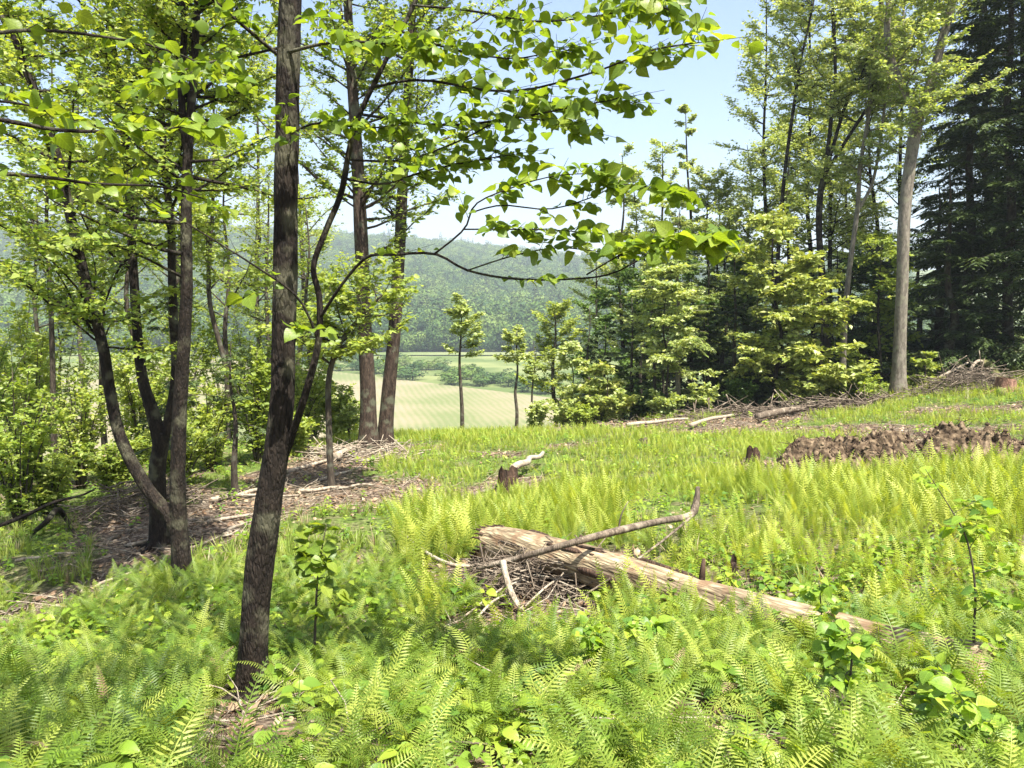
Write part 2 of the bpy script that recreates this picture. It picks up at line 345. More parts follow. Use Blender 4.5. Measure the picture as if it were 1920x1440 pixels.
def soil_mat():
    m, nt = new_mat('turned_soil'); L = nt.links.new
    tc = nd(nt, 'ShaderNodeNewGeometry'); n = nd(nt, 'ShaderNodeTexNoise'); n.inputs['Scale'].default_value = 9; n.inputs['Detail'].default_value = 10; L(tc.outputs['Position'], n.inputs['Vector'])
    rp = ramp(nt, [(.34, (.025, .017, .011)), (.5, (.09, .064, .04)), (.66, (.2, .15, .095))], n.outputs['Fac'])
    p = nd(nt, 'ShaderNodeBsdfPrincipled'); p.inputs['Roughness'].default_value = .95; p.inputs['Specular IOR Level'].default_value = .1; L(rp.outputs[0], p.inputs['Base Color'])
    bp = nd(nt, 'ShaderNodeBump'); bp.inputs['Strength'].default_value = 1; bp.inputs['Distance'].default_value = .06; L(n.outputs['Fac'], bp.inputs['Height']); L(bp.outputs[0], p.inputs['Normal'])
    o = nd(nt, 'ShaderNodeOutputMaterial'); L(p.outputs[0], o.inputs[0]); return m
M['soil'] = soil_mat()
def field_mat(name, c1, c2, c3, ang=0.0, period=2.2):
    m, nt = new_mat(name); L = nt.links.new
    g = nd(nt, 'ShaderNodeNewGeometry'); mp = nd(nt, 'ShaderNodeMapping'); mp.inputs['Rotation'].default_value = (0, 0, ang); L(g.outputs['Position'], mp.inputs[0])
    w = nd(nt, 'ShaderNodeTexWave', bands_direction='X'); w.inputs['Scale'].default_value = 1 / period; w.inputs['Distortion'].default_value = 6; w.inputs['Detail'].default_value = 3; w.inputs['Detail Scale'].default_value = .3; L(mp.outputs[0], w.inputs['Vector'])
    n = nd(nt, 'ShaderNodeTexNoise'); n.inputs['Scale'].default_value = .035; n.inputs['Detail'].default_value = 8; L(g.outputs['Position'], n.inputs['Vector'])
    ad = nd(nt, 'ShaderNodeMath', operation='MULTIPLY_ADD'); L(w.outputs['Fac'], ad.inputs[0]); ad.inputs[1].default_value = .11; L(n.outputs['Fac'], ad.inputs[2])
    rp = ramp(nt, [(.4, c1), (.54, c2), (.68, c3)], ad.outputs[0])
    p = nd(nt, 'ShaderNodeBsdfPrincipled'); p.inputs['Roughness'].default_value = .95; p.inputs['Specular IOR Level'].default_value = .1; L(rp.outputs[0], p.inputs['Base Color'])
    o = nd(nt, 'ShaderNodeOutputMaterial'); L(p.outputs[0], o.inputs[0]); return m

# ------------------------------------------------------------------ terrain and far setting
def build_terrain():
    th = np.r_[np.linspace(-48, 48, 370), np.linspace(48, 312, 90)[1:-1]]
    th = np.radians(th); rad = np.r_[0.15, np.geomspace(.5, 45, 170), np.geomspace(47, 3600, 90)]
    X = np.sin(th)[None] * rad[:, None]; Y = np.cos(th)[None] * rad[:, None]
    Z = ground_z(X, Y)
    V = np.stack([X, Y, Z], -1).reshape(-1, 3); n, m = X.shape
    i, j = np.meshgrid(np.arange(n - 1), np.arange(m), indexing='ij'); i = i.ravel(); j = j.ravel(); k = (j + 1) % m
    Fq = np.c_[i * m + j, (i + 1) * m + j, (i + 1) * m + k, i * m + k][:, ::-1]
    c = len(V); V = np.r_[V, [[0, 0, gz(0, 0)]]]
    o = part('ground', V, Fq, M['ground'])
    me = o.data; a = me.attributes.new('bare', 'FLOAT', 'POINT'); b = np.zeros(len(V)); sel = np.hypot(V[:, 0], V[:, 1]) < 50
    b[sel] = bare(V[sel, 0], V[sel, 1]); b[np.hypot(V[:, 0], V[:, 1]) > 24] += .0
    a.data.foreach_set('value', b.astype(np.float32)); o['kind'] = 'structure'
build_terrain()
def sheet(name, poly, mat, lift, n=(40, 40)):
    """a patch over the terrain, spanned by four corners"""
    a, b, c, d = [np.array(p, float) for p in poly]
    u, v = np.meshgrid(np.linspace(0, 1, n[0]), np.linspace(0, 1, n[1]), indexing='ij')
    XY = (a * (1 - u)[..., None] + b * u[..., None]) * (1 - v)[..., None] + (d * (1 - u)[..., None] + c * u[..., None]) * v[..., None]
    Z = ground_z(XY[..., 0], XY[..., 1]) + lift
    V = np.concatenate([XY, Z[..., None]], -1).reshape(-1, 3)
    i, j = np.meshgrid(np.arange(n[0] - 1), np.arange(n[1] - 1), indexing='ij'); i = i.ravel(); j = j.ravel()
    q = np.c_[i * n[1] + j, (i + 1) * n[1] + j, (i + 1) * n[1] + j + 1, i * n[1] + j + 1]
    o = part(name, V, q, mat); o['kind'] = 'structure'; return o
M['field'] = field_mat('stubble_field', (.115, .135, .055), (.16, .158, .082), (.2, .17, .11), ang=-.22, period=5.5)
M['field2'] = field_mat('pale_meadow', (.095, .13, .045), (.12, .15, .06), (.15, .17, .08), ang=.5, period=5)
#F
sheet('field', [(-220, 120), (26, 112), (14, 208), (-150, 372)], M['field'], .5, (90, 90))
sheet('meadow', [(-330, 374), (60, 374), (60, 394), (-330, 394)], M['field2'], .5, (60, 20))

def gn_scatter(name, protos, P, rot, scl, var, label=None):
    """countless plants as one stuff object: points that carry one of a few meshes each"""
    me = make_mesh(name, P, np.zeros((0, 3), int), smooth=False)
    for an, ty, dat in (('rot', 'FLOAT_VECTOR', rot), ('scl', 'FLOAT', scl), ('var', 'INT', var)):
        a = me.attributes.new(an, ty, 'POINT'); a.data.foreach_set('vector' if ty == 'FLOAT_VECTOR' else 'value', np.asarray(dat, np.int32 if ty == 'INT' else np.float32).ravel())
    o = bpy.data.objects.new(name, me); col.objects.link(o); o['kind'] = 'stuff'
    if label: o['label'] = label
    ng = bpy.data.node_groups.new(name, 'GeometryNodeTree')
    ng.interface.new_socket('Geometry', in_out='INPUT', socket_type='NodeSocketGeometry'); ng.interface.new_socket('Geometry', in_out='OUTPUT', socket_type='NodeSocketGeometry')
    N, L = ng.nodes, ng.links.new
    gi = N.new('NodeGroupInput'); go = N.new('NodeGroupOutput'); jn = N.new('GeometryNodeJoinGeometry'); L(jn.outputs[0], go.inputs[0])
    def attr(nm, ty):
        n = N.new('GeometryNodeInputNamedAttribute'); n.data_type = ty; n.inputs[0].default_value = nm; return n.outputs[0]
    ar, as_, av = attr('rot', 'FLOAT_VECTOR'), attr('scl', 'FLOAT'), attr('var', 'INT')
    for k, pm in enumerate(protos):
        src = bpy.data.objects.new(name + '_source', pm)
        oi = N.new('GeometryNodeObjectInfo'); oi.inputs[0].default_value = src; oi.inputs['As Instance'].default_value = False
        cm = N.new('FunctionNodeCompare'); cm.data_type = 'INT'; cm.operation = 'EQUAL'; L(av, cm.inputs[2]); cm.inputs[3].default_value = k
        ip = N.new('GeometryNodeInstanceOnPoints'); L(gi.outputs[0], ip.inputs['Points']); L(cm.outputs[0], ip.inputs['Selection']); L(oi.outputs['Geometry'], ip.inputs['Instance'])
        L(ar, ip.inputs['Rotation']); L(as_, ip.inputs['Scale']); L(ip.outputs[0], jn.inputs[0])
    md = o.modifiers.new('scatter', 'NODES'); md.node_group = ng
    return o
def crown_cloud(n, lobes, seed, leaf=1.0, flat=1.0, tpl=LEAF4):
    """leaf clumps spread over a lobed crown about 1 unit in radius, foot at z=0"""
    r = np.random.default_rng(seed); c = r.normal(0, .42, (lobes, 3)); c[:, 2] = np.abs(c[:, 2]) * 1.1 * flat + .55; rad = r.uniform(.35, .62, lobes)
    k = r.integers(0, lobes, n); d = nrm(r.normal(0, 1, (n, 3)) + [0, 0, .35]); rr = rad[k] * r.uniform(.75, 1.06, n)
    P = c[k] + d * rr[:, None]; N = nrm(d + r.normal(0, .22, (n, 3)) + [0, 0, .15]); X = np.cross(N, r.normal(0, 1, (n, 3)))
    t = (r.random(lobes)[k] * .25 + r.random(n) * .15)
    return place(tpl, P, X, N, leaf * r.uniform(.6, 1.3, n), tint=t)
def cone_cloud(n, seed, leaf=.3):
    r = np.random.default_rng(seed); z = 1 - np.sqrt(r.random(n)); a = r.random(n) * 6.283; rr = (1 - z) * .34 * r.uniform(.5, 1.05, n)
    P = np.c_[np.cos(a) * rr, np.sin(a) * rr, z * 2.6]; D = np.c_[np.cos(a), np.sin(a), -.35 * np.ones(n)]
    return place(NEED, P, D, nrm(np.c_[np.cos(a) * .4, np.sin(a) * .4, np.ones(n)] + r.normal(0, .3, (n, 3))), leaf * r.uniform(.6, 1.2, n), leaf * 1.6, tint=r.random(n) * .5)
def far_wood():
    pr = []
    for s in range(5):
        V, Fc, T = crown_cloud(900, 11, 40 + s, .17); pr.append(make_mesh('crown', V, Fc, T, mats=[M['far_leaf']]))
    V, Fc, T = cone_cloud(420, 90, .22); pr.append(make_mesh('crown', V, Fc, T, mats=[M['needle']]))
    n = 11000; y = 398 + (rng.random(n) ** 1.25) * 960; x = (rng.random(n) * 1.35 - .85) * (y * .95 + 60)
    z = ground_z(x, y) - .6
    s = rng.uniform(6, 10, n) * np.where((y > 430) & (y < 620), 1.35, 1.1) * np.where(y < 430, .8, 1); v = rng.integers(0, 5, n); v[(rng.random(n) < .035)] = 5
    rot = np.c_[np.zeros(n), np.zeros(n), rng.random(n) * 6.28]
    gn_scatter('far_wood', pr, np.c_[x, y, z], rot, s, v)
far_wood()

# ------------------------------------------------------------------ haze
def haze():
    x0, x1, y0, y1, z0, z1 = -2600, 2600, -700, 3500, -130, 190
    V = [(x, y, z) for x in (x0, x1) for y in (y0, y1) for z in (z0, z1)]
    o = part('haze', V, [(0, 1, 3, 2), (4, 6, 7, 5), (0, 4, 5, 1), (2, 3, 7, 6), (0, 2, 6, 4), (1, 5, 7, 3)], None, smooth=False); o.data.materials.clear()
    m = bpy.data.materials.new('haze_air'); m.use_nodes = True; nt = m.node_tree; nt.nodes.clear()
    pv = nt.nodes.new('ShaderNodeVolumePrincipled'); pv.inputs['Color'].default_value = (.80, .90, 1, 1); pv.inputs['Density'].default_value = 0.00036; pv.inputs['Anisotropy'].default_value = .2
    ou = nt.nodes.new('ShaderNodeOutputMaterial'); nt.links.new(pv.outputs[0], ou.inputs['Volume']); o.data.materials.append(m); o['kind'] = 'stuff'
haze()

# ------------------------------------------------------------------ trees
LEAFCOLS = {'beech_leaf': [(.06, .1, .012), (.1, .145, .016), (.14, .175, .022)], 'alder_leaf': [(.075, .118, .02), (.12, .168, .028), (.18, .212, .048)], 'herb_leaf': [(.06, .12, .02), (.12, .19, .02), (.2, .25, .03)], 'shrub_leaf': [(.09, .128, .022), (.14, .18, .034), (.2, .228, .058)]}
VM = {}
def veined(mat):
    if mat.name not in VM: VM[mat.name] = leaf_mat('veined_' + mat.name, LEAFCOLS[mat.name], trans=.48, veins=True, gain=1.6) if mat.name in LEAFCOLS else mat
    return VM[mat.name]
LEAVES_HI = [leaf_hi(.3, .38, .12, .015, 1), leaf_hi(.1, .35, .22, .015, 2), leaf_hi(.5, .4, .06, .015, 3)]
hi_mesh = {}
def hi(mat, k):
    if (mat.name, k) not in hi_mesh: hi_mesh[(mat.name, k)] = make_mesh('leaf', *LEAVES_HI[k], mats=[veined(mat)])
    return hi_mesh[(mat.name, k)]
def leaf_objects(root, P, X, N, S, mat):
    b = base_of[root.name]
    X = nrm(X); Y = nrm(np.cross(N, X)); Z = np.cross(X, Y)
    for i in range(len(P)):
        o = bpy.data.objects.new('leaf', hi(mat, i % 3)); col.objects.link(o); o.parent = root
        m = Matrix((X[i], Y[i], Z[i])).transposed() * 1.0
        o.matrix_local = Matrix.Translation(Vector(P[i] - b)) @ m.to_4x4() @ Matrix.Scale(float(S[i]), 4)
def add_leaves(root, P, X, N, S, mat, n_obj=0, tpl=LEAF4, tint=None, name='crown', min_px=10):
    """the leaves that show largest become parts of their own, the rest one crown"""
    px, py, dep = topix(P); ok = (px > -420) & (px < 2340) & (py > -420) | (base_of[root.name][1] < 12)
    P, X, N, S = P[ok], X[ok], N[ok], S[ok]
    if tint is not None: tint = tint[ok]
    keep = np.ones(len(P), bool)
    if n_obj:
        px, py, dep = topix(P); vis = (px > -10) & (px < 1930) & (py > -10) & (py < 1450) & (dep > .5)
        sz = np.where(vis, S / np.maximum(dep, .3) * F, 0); idx = np.argsort(-sz)[:n_obj]; idx = idx[sz[idx] >= min_px]
        keep[idx] = False; leaf_objects(root, P[idx], X[idx], N[idx], S[idx], mat)
    if keep.any():
        t = rng.random(len(P)) if tint is None else tint
        V, Fc, T = place(tpl, P[keep], X[keep], N[keep], S[keep], tint=t[keep])
        part(name, V, Fc, mat, root, tint=T, kind='stuff')
def polyline(p0, d, L, n=7, up=.12, wig=.12):
    P = [np.array(p0, float)]; d = nrm(np.array(d, float))
    for i in range(n - 1):
        d = nrm(d + rng.normal(0, wig, 3) + [0, 0, up]); P.append(P[-1] + d * L / (n - 1))
    return np.array(P)
def twigs_on(P, m, L, t0=.2, flat=.55, fwd=.7, up=.15):
    """m twig starts, directions and lengths along a branch"""
    n = len(P); t = rng.uniform(t0, 1, m) * (n - 1); i = np.minimum(t.astype(int), n - 2); f = (t - i)[:, None]
    S = P[i] * (1 - f) + P[i + 1] * f; T = nrm(P[i + 1] - P[i])
    lat = nrm(np.cross(T, [0, 0, 1.0]) + 1e-6) * rng.choice([-1, 1], m)[:, None]
    D = nrm(T * fwd + lat * rng.uniform(.5, 1.1, m)[:, None] + rng.normal(0, 1 - flat, (m, 3)) * .6 + [0, 0, up])
    return S, D, L * rng.uniform(.5, 1.1, m) * (1.15 - .55 * t / (n - 1))
def leaves_on(S, D, L, per, size, droop=.15, tilt=.55, spread=1.0):
    """leaves set alternately along twigs"""
    m = len(S); k = np.repeat(np.arange(m), per); q = np.tile((np.arange(per) + .6) / per, m) + rng.normal(0, .06, m * per)
    P = S[k] + D[k] * (L[k] * q)[:, None]; P[:, 2] -= (L[k] * q ** 2) * droop
    lat = nrm(np.cross(D[k], [0, 0, 1.0]) + 1e-6) * np.tile(np.where(np.arange(per) % 2, 1, -1), m)[:, None]
    X = nrm(D[k] * .55 + lat * spread + rng.normal(0, .3, (m * per, 3)) + [0, 0, -.15])
    N = nrm(np.array([0, 0, 1.0]) + rng.normal(0, tilt, (m * per, 3)))
    sz = size * rng.uniform(.5, 1.25, m * per)
    tint = (rng.random(m)[k] * .5 + rng.random(m * per) * .5)
    return P, X, N, sz, tint
def dec_tree(name, label, cat, stems, leafmat, bark, leaf=.07, nb=10, bl=(.6, 1.4), tw=8, per=6, twl=.35, t0=.3, t1=1.0, up=.14, el=(.0, .7), n_obj=0, tpl=LEAF4,
             group=None, sides=10, az=None, limb_parts=True, twig_r=.0035, extra=(), rough=.06, tilt=.55, thin=1.0, base=None, taper=.0):
    """stems: [(points, radii)], the first is the trunk; branches, twigs and leaves grow from all of them"""
    b = np.array(stems[0][0][0], float) if base is None else base
    root = thing(name, label, cat, b, group)
    tw_parts, LP = [], []; limbs = []
    for si, (sp, sr) in enumerate(stems):
        near = b[1] < 10 and sides >= 10
        n = max(12, int(len(sp) * (22 if near else 5))); P, r = resample(sp, sr, n)
        if si == 0: # root flare
            hgt_ = P[:, 2] - P[0, 2]; r = r * (1 + .55 * np.exp(-hgt_ / (r[0] * 1.6))); P[0, 2] -= .12
            if near:
                for q in range(6):
                    a = q * 1.047 + rng.normal(0, .25); d_ = np.array([math.cos(a), math.sin(a), 0]); r0 = r[0] / 1.55; q0 = P[1] + d_ * r0 * .7 + [0, 0, r0 * 1.3]; q1 = P[1] + d_ * r0 * 2.0; q2 = P[1] + d_ * r0 * rng.uniform(3, 5)
                    for q_ in (q1, q2): q_[2] = gz(q_[0], q_[1]) + .012
                    v_, f_ = tube(*resample(np.array([q0, q1, q2]), [r0 * .38, r0 * .3, r0 * .1], 10), 8, .15); part('root', v_, f_, bark, root)
        V, Fc = tube(P, r, sides * 3 if near else sides, rough, seed=rng.random() * 50, ridge=.28 if near else 0); part('trunk' if si == 0 else 'limb', V, Fc, bark, root)
        for q in range(nb if np.isscalar(nb) else nb[si]):
            t = rng.uniform(t0, t1) if np.isscalar(t0) else rng.uniform(t0[si], t1)
            i = min(int(t * (n - 1)), n - 2); p0 = P[i]
            a = rng.random() * 6.283 if az is None else rng.normal(az[0], az[1])
            e = rng.uniform(*el); L = rng.uniform(*bl) * (1.15 - .6 * t) * (1 if si == 0 else .8)
            B = polyline(p0, (math.cos(a) * math.cos(e), math.sin(a) * math.cos(e), math.sin(e)), L, 7, up * .4)
            r0 = min(r[i] * .55, .012 * L + .004); limbs.append((B, np.linspace(r0, r0 * .25, 7)))
    for e_ in extra:
        P, r = resample(e_[0], e_[1], max(8, len(e_[0]) * 3)); limbs.append((P, r) + tuple(e_[2:]))
    for lb in limbs:
        B, r = lb[0], lb[1]
        m, twl_, per_, leaf_ = (lb[2] if len(lb) > 2 else (tw, twl, per, leaf))
        V, Fc = tube(B, r, 5)
        if limb_parts: part('limb', V, Fc, bark, root)
        else: tw_parts.append((V, Fc))
        if m <= 0: continue
        S, D, L = twigs_on(B, m, twl_, up=up)
        S = np.r_[S, B[-1:]]; D = np.r_[D, nrm(B[-1:] - B[-2:-1])]; L = np.r_[L, twl_ * .6]
        v, f, _ = place(TWIG, S, D, nrm(np.cross(D, rng.normal(0, 1, D.shape))), L, np.full(len(S), twig_r)); tw_parts.append((v, f))
        LP.append(leaves_on(S, D, L, per_, leaf_, tilt=tilt))
    if tw_parts:
        V, Fc, _ = join(tw_parts); part('twigs', V, Fc, bark, root, kind='stuff')
    if LP:
        P, X, N, S, T = [np.concatenate(z) for z in zip(*LP)]
        if thin < 1:
            k = rng.random(len(P)) < thin; P, X, N, S, T = P[k], X[k], N[k], S[k], T[k]
        add_leaves(root, P, X, N, S, leafmat, n_obj, tpl, T)
    return root
def pp(path, Y):
    """a stem drawn as (px, py[, Y]) points"""
    return np.array([at(p[0], p[1], p[2] if len(p) > 2 else Y) for p in path])
def pr(widths, Y): return np.array(widths) / 2 / F * Y
def foot(px, Y, dz=0.0):
    x = (px - 960) / F * Y / CP; return np.array([x, Y, gz(x, Y) + dz])
def rooted(path, Y):
    P = pp(path, Y); P[0, 2] = gz(P[0, 0], P[0, 1]) - .05; return P

# the dark trunk in front, with its curved second stem and the boughs that reach over the clearing
A_T = rooted([(470,1305),(480,1130),(500,960),(528,770),(533,560),(537,350),(540,150),(545,0),(552,-250),(556,-520),(560,-800)], 4.4)
A_R = pr([56, 51, 50, 45, 43, 41, 40, 38, 35, 28, 16], 4.4)
Y = 4.3
A_S = pp([(522,890,4.4),(540,840,4.38),(575,730,4.3),(597,640),(599,560),(588,500),(612,430),(640,360),(665,240),(720,120),(780,0),(830,-130),(870,-260)], Y); A_SR = pr([12, 14, 13, 12, 11, 10, 10, 10, 9, 8, 7, 6, 4], Y)
def ex(path, w, spec): return (pp(path, 4), pr(w if len(w) == len(path) else np.linspace(w[0], w[1], len(path)), 4), spec)
near_boughs = [
    ex([(598,600,4.3),(640,535,4.2),(687,483,4.1),(735,478,4.0),(815,476,3.9),(877,507,3.8),(965,523,3.7),(1074,523,3.6),(1150,512,3.5),(1230,470,3.4),(1310,440,3.3)], (7, 2), (7, .2, 4, .07)),
    ex([(1100,515,3.5),(1180,470,3.35),(1260,450,3.25),(1330,455,3.2)], (3, 1.5), (24, .18, 5, .085)),
    ex([(815,476,3.9),(870,430,3.8),(892,383,3.75),(960,352,3.7),(1040,330,3.6),(1120,325,3.5)], (4, 1.5), (13, .17, 5, .085)),
    ex([(880,400,3.8),(940,385,3.7),(1030,392,3.65),(1110,370,3.6),(1170,345,3.5),(1270,365,3.4)], (3, 1.5), (16, .17, 5, .085)),
    ex([(870,430,3.8),(950,430,3.7),(1050,432,3.6),(1130,440,3.5)], (3, 1.5), (14, .15, 5, .08)),
    ex([(877,507,3.8),(960,480,3.75),(1040,465,3.7),(1110,470,3.6)], (3, 1.5), (8, .13, 4, .08)),
    ex([(697,165,4.25),(790,150,4.1),(950,172,3.9),(1100,140,3.7),(1220,95,3.5),(1310,80,3.4)], (6, 2), (34, .36, 5, .078)),
    ex([(680,215,4.25),(830,235,4.1),(960,222,3.9),(1080,200,3.75),(1160,185,3.65)], (6, 2), (31, .36, 5, .078)),
    ex([(655,300,4.25),(760,300,4.1),(860,265,4.0),(960,220,3.9),(1080,240,3.8)], (5, 2), (32, .36, 5, .074)),
    ex([(648,335,4.25),(720,345,4.2),(800,320,4.1),(900,300,4.0),(960,290,3.95)], (5, 2), (28, .36, 5, .074)),
    ex([(775,10,4.2),(880,20,4.0),(1000,40,3.85),(1120,30,3.7),(1230,5,3.6)], (5, 2), (28, .36, 5, .074)),
    ex([(800,-50,4.2),(920,-40,4.0),(1060,-30,3.8),(1180,-10,3.6),(1260,20,3.5)], (5, 2), (24, .34, 5, .08)),
    ex([(755,60,4.2),(840,90,4.1),(960,110,4.0),(1060,90,3.9)], (5, 2), (28, .34, 5, .074)),
    ex([(540,98,4.35),(620,80,4.2),(700,80,4.1),(800,95,4.0)], (8, 3), (34, .32, 6, .075)),
    ex([(530,110,4.4),(470,60,4.3),(400,0,4.2),(330,-60,4.1)], (9, 4), (20, .32, 6, .075)),
    ex([(530,88,4.4),(450,106,4.3),(380,120,4.1),(290,150,3.9)], (6, 3), (28, .32, 6, .075)),
    ex([(597,640,4.3),(560,560,4.2),(480,500,4.1),(360,425,4.0),(270,370,3.9)], (6, 2), (5, .2, 3, .07)),
    ex([(545,250,4.3),(600,230,4.2),(690,240,4.1),(760,230,4.0)], (5, 2), (28, .3, 6, .07)),
    ex([(536,540,4.35),(500,548,4.2),(470,552,4.15)], (2, 1), (2, .06, 2, .1)),
    ex([(548,640,4.3),(560,615,4.2),(600,620,4.15)], (2, 1), (4, .08, 3, .09)),
    ex([(536,330,4.3),(545,270,4.2),(540,205,4.15)], (2, 1), (5, .09, 3, .08)),
]
dec_tree('beech_tree', 'dark trunked tree in front with a thin curved second stem and overhanging leafy boughs', 'tree',
         [(A_T, A_R), (A_S, A_SR)], M['leaf_near'], M['bark_dark'], leaf=.08, nb=[9, 3], bl=(.7, 1.4), tw=10, per=5, twl=.35, t0=[.72, .72], n_obj=300, tpl=LEAVES_HI[0], sides=26, tilt=.7, extra=near_boughs, twig_r=.002, rough=.1)

# a tree whose trunk stands out of the frame on the left, its low leafy branches hang into view
Lb = np.array([-2.7, 2.0, gz(-2.7, 2.0)])
dec_tree('overhanging_tree', 'tree beyond the frame edge whose big pale leaves hang into view at upper left', 'tree',
         [(np.array([Lb, Lb + [.03, 0, 1.4], Lb + [.1, .1, 2.6], Lb + [.05, .2, 4.2]]), np.array([.06, .05, .04, .015]))], M['leaf_near'], M['bark_dark'], leaf=.085, nb=5, bl=(.6, 1.0), tw=7, per=4, twl=.3, t0=.7, n_obj=300,
         extra=[(np.array([Lb + [.08, .1, 2.8], [-1.7, 1.7, 3.6], [-.7, 1.3, 4.2], [.3, 1.1, 4.5]]), np.array([.03, .022, .014, .005]), (90, .6, 6, .09)),  # this and the next two boughs hang unseen overhead, added for dappled shade
                (np.array([Lb + [.09, .1, 3.2], [-1.9, 1.2, 4.0], [-1.1, .4, 4.6], [-.3, -.1, 4.9]]), np.array([.028, .02, .012, .004]), (80, .6, 6, .09)),
                (np.array([Lb + [.06, .2, 3.8], [-1.8, 2.2, 4.6], [-1.0, 2.0, 5.0], [-.2, 2.1, 5.2]]), np.array([.024, .018, .01, .004]), (80, .55, 6, .09)),
                ex([(-700,230,2.1),(-250,190,2.2),(0,225,2.4),(120,245,2.5),(260,245,2.6),(370,235,2.7)], (8, 2), (14, .18, 5, .078)),
                ex([(-620,330,2.1),(-150,320,2.3),(60,330,2.6),(180,345,2.8),(300,350,3.0),(390,375,3.1)], (7, 2), (14, .18, 5, .07)),
                ex([(-300,200,2.2),(-50,190,2.4),(40,195,2.5),(110,215,2.6)], (4, 2), (7, .16, 4, .08)),
                ex([(-500,150,2.1),(0,60,2.8),(200,70,3.2),(330,100,3.4),(440,150,3.5)], (6, 2), (13, .2, 5, .072))], twig_r=.0018)

# the many-stemmed clump on the left and the darker pair behind it
Y = 7.5
B1 = rooted([(345,1098),(336,1000),(333,900),(338,760),(345,640),(350,530),(349,420),(352,300),(362,150),(370,0),(376,-160)], Y)
B2 = pp([(335,1030),(318,970),(272,910),(228,825),(208,740),(193,650),(165,545),(135,420),(112,310),(80,210),(52,140),(30,80),(-10,10),(-60,-80)], Y)
B3 = pp([(352,300),(340,180),(345,40),(330,-100)], Y)
dec_tree('alder_tree', 'leafy tree whose base splits into one straight stem and one stem leaning left', 'tree',
         [(B1, pr([38, 31, 27, 25, 23, 21, 19, 17, 14, 11, 8], Y)), (B2, pr([24, 24, 23, 21, 20, 19, 18, 17, 16, 15, 13, 11, 9, 6], Y)), (B3, pr([14, 12, 10, 7], Y))],
         M['leaf_left'], M['bark_dark'], leaf=.065, nb=[36, 40, 14], tilt=.95, bl=(.9, 2.0), tw=30, per=8, twl=.45, t0=[.5, .38, .2], n_obj=300, sides=12, twig_r=.0025, rough=.08)
Y = 9.3
C1 = rooted([(296,955),(295,890),(300,830),(285,770),(266,705),(257,620),(252,540),(246,430),(240,330),(228,200),(212,90),(203,0),(195,-140)], Y)
C2 = pp([(302,845),(322,760),(330,690),(326,600),(322,500),(321,430),(310,320),(302,200),(298,100),(297,0),(300,-120)], Y)
C3 = pp([(250,480),(225,500),(200,560),(192,590)], Y)
dec_tree('alder_tree', 'pair of dark curved stems forking from one foot just behind the split leaning tree', 'tree',
         [(C1, pr([32, 30, 28, 23, 19, 17, 16, 15, 14, 13, 11, 9, 6], Y)), (C2, pr([20, 18, 16, 15, 14, 13, 12, 11, 10, 8, 6], Y)), (C3, pr([5, 4, 3, 2], Y))],
         M['leaf_left'], M['bark_dark'], leaf=.07, nb=[36, 34, 2], tilt=.95, bl=(1.0, 2.3), tw=28, per=8, twl=.5, t0=[.52, .4, .3], n_obj=200, sides=10, twig_r=.003, rough=.07)
Y = 16.5
D1 = rooted([(690,838),(690,740),(684,620),(680,520),(676,420),(671,320),(665,220),(658,120),(652,0),(645,-200),(640,-420)], Y)
dec_tree('ash_tree', 'thicker of the two straight trunks side by side at the edge of the field view', 'tree', [(D1, pr([35, 30, 27, 26, 25, 23, 21, 18, 15, 11, 5], Y))], M['leaf_left'], M['bark_red'],
         leaf=.1, tilt=.95, nb=44, bl=(1.6, 3.4), tw=34, per=8, twl=.6, t0=.35, n_obj=120, sides=10, twig_r=.005)
Y = 17
E1 = rooted([(720,832),(728,740),(738,640),(745,540),(751,430),(756,320),(762,220),(768,120),(774,0),(780,-200),(790,-420)], Y)
dec_tree('ash_tree', 'slimmer reddish trunk leaning slightly beside the thicker straight trunk by the field', 'tree', [(E1, pr([29, 26, 24, 23, 21, 19, 17, 15, 12, 8, 4], Y))], M['leaf_left'], M['bark_red'],
         leaf=.1, tilt=.95, nb=40, bl=(1.6, 3.4), tw=34, per=8, twl=.6, t0=.42, n_obj=120, sides=10, twig_r=.005)
Y = 12.5
G1 = rooted([(620,862),(616,780),(618,700),(640,640),(680,590),(720,550)], Y)
dec_tree('young_tree', 'young tree with thin crooked stem and bright leaf sprays before the two straight trunks', 'tree', [(G1, pr([14, 12, 11, 9, 6, 3], Y))], M['leaf_bright'], M['bark_mid'],
         leaf=.1, nb=34, bl=(.7, 1.7), tw=18, per=7, twl=.4, t0=.45, n_obj=250, sides=8, twig_r=.003)

# ---- small trees and shrubs behind the left stems
def simple_dec(name, label, px, Y, top, rpx, mat, bark='bark_mid', n=1.0, leaf=.1, tr=12, group=None, lean=0, t0=.15, tpl=LEAF2, up=.14, el=(.0, .8), n_obj=0, limb_parts=False, tilt=.6, cat='tree'):
    f = foot(px, Y, -.05); topP = at(px + lean, top, Y); H = topP[2] - f[2]; Rr = rpx / F * Y
    pts = [f + (topP - f) * t + np.r_[rng.normal(0, .009 * H, 2), 0] * (t > 0) for t in (0, .2, .4, .6, .8, 1)]
    rr = pr(np.array([1.1, .95, .8, .6, .38, .1]) * tr, Y)
    nb = int(20 * n)
    return dec_tree(name, label, cat, [(np.array(pts), rr)], M[mat], M[bark], leaf=leaf, nb=nb, bl=(Rr * .7, Rr * 1.35), tw=24, per=8, twl=max(.25, Rr * .4), t0=t0, group=group, sides=7, tpl=tpl,
                    limb_parts=limb_parts, twig_r=.003, up=up, el=el, n_obj=n_obj, tilt=tilt)
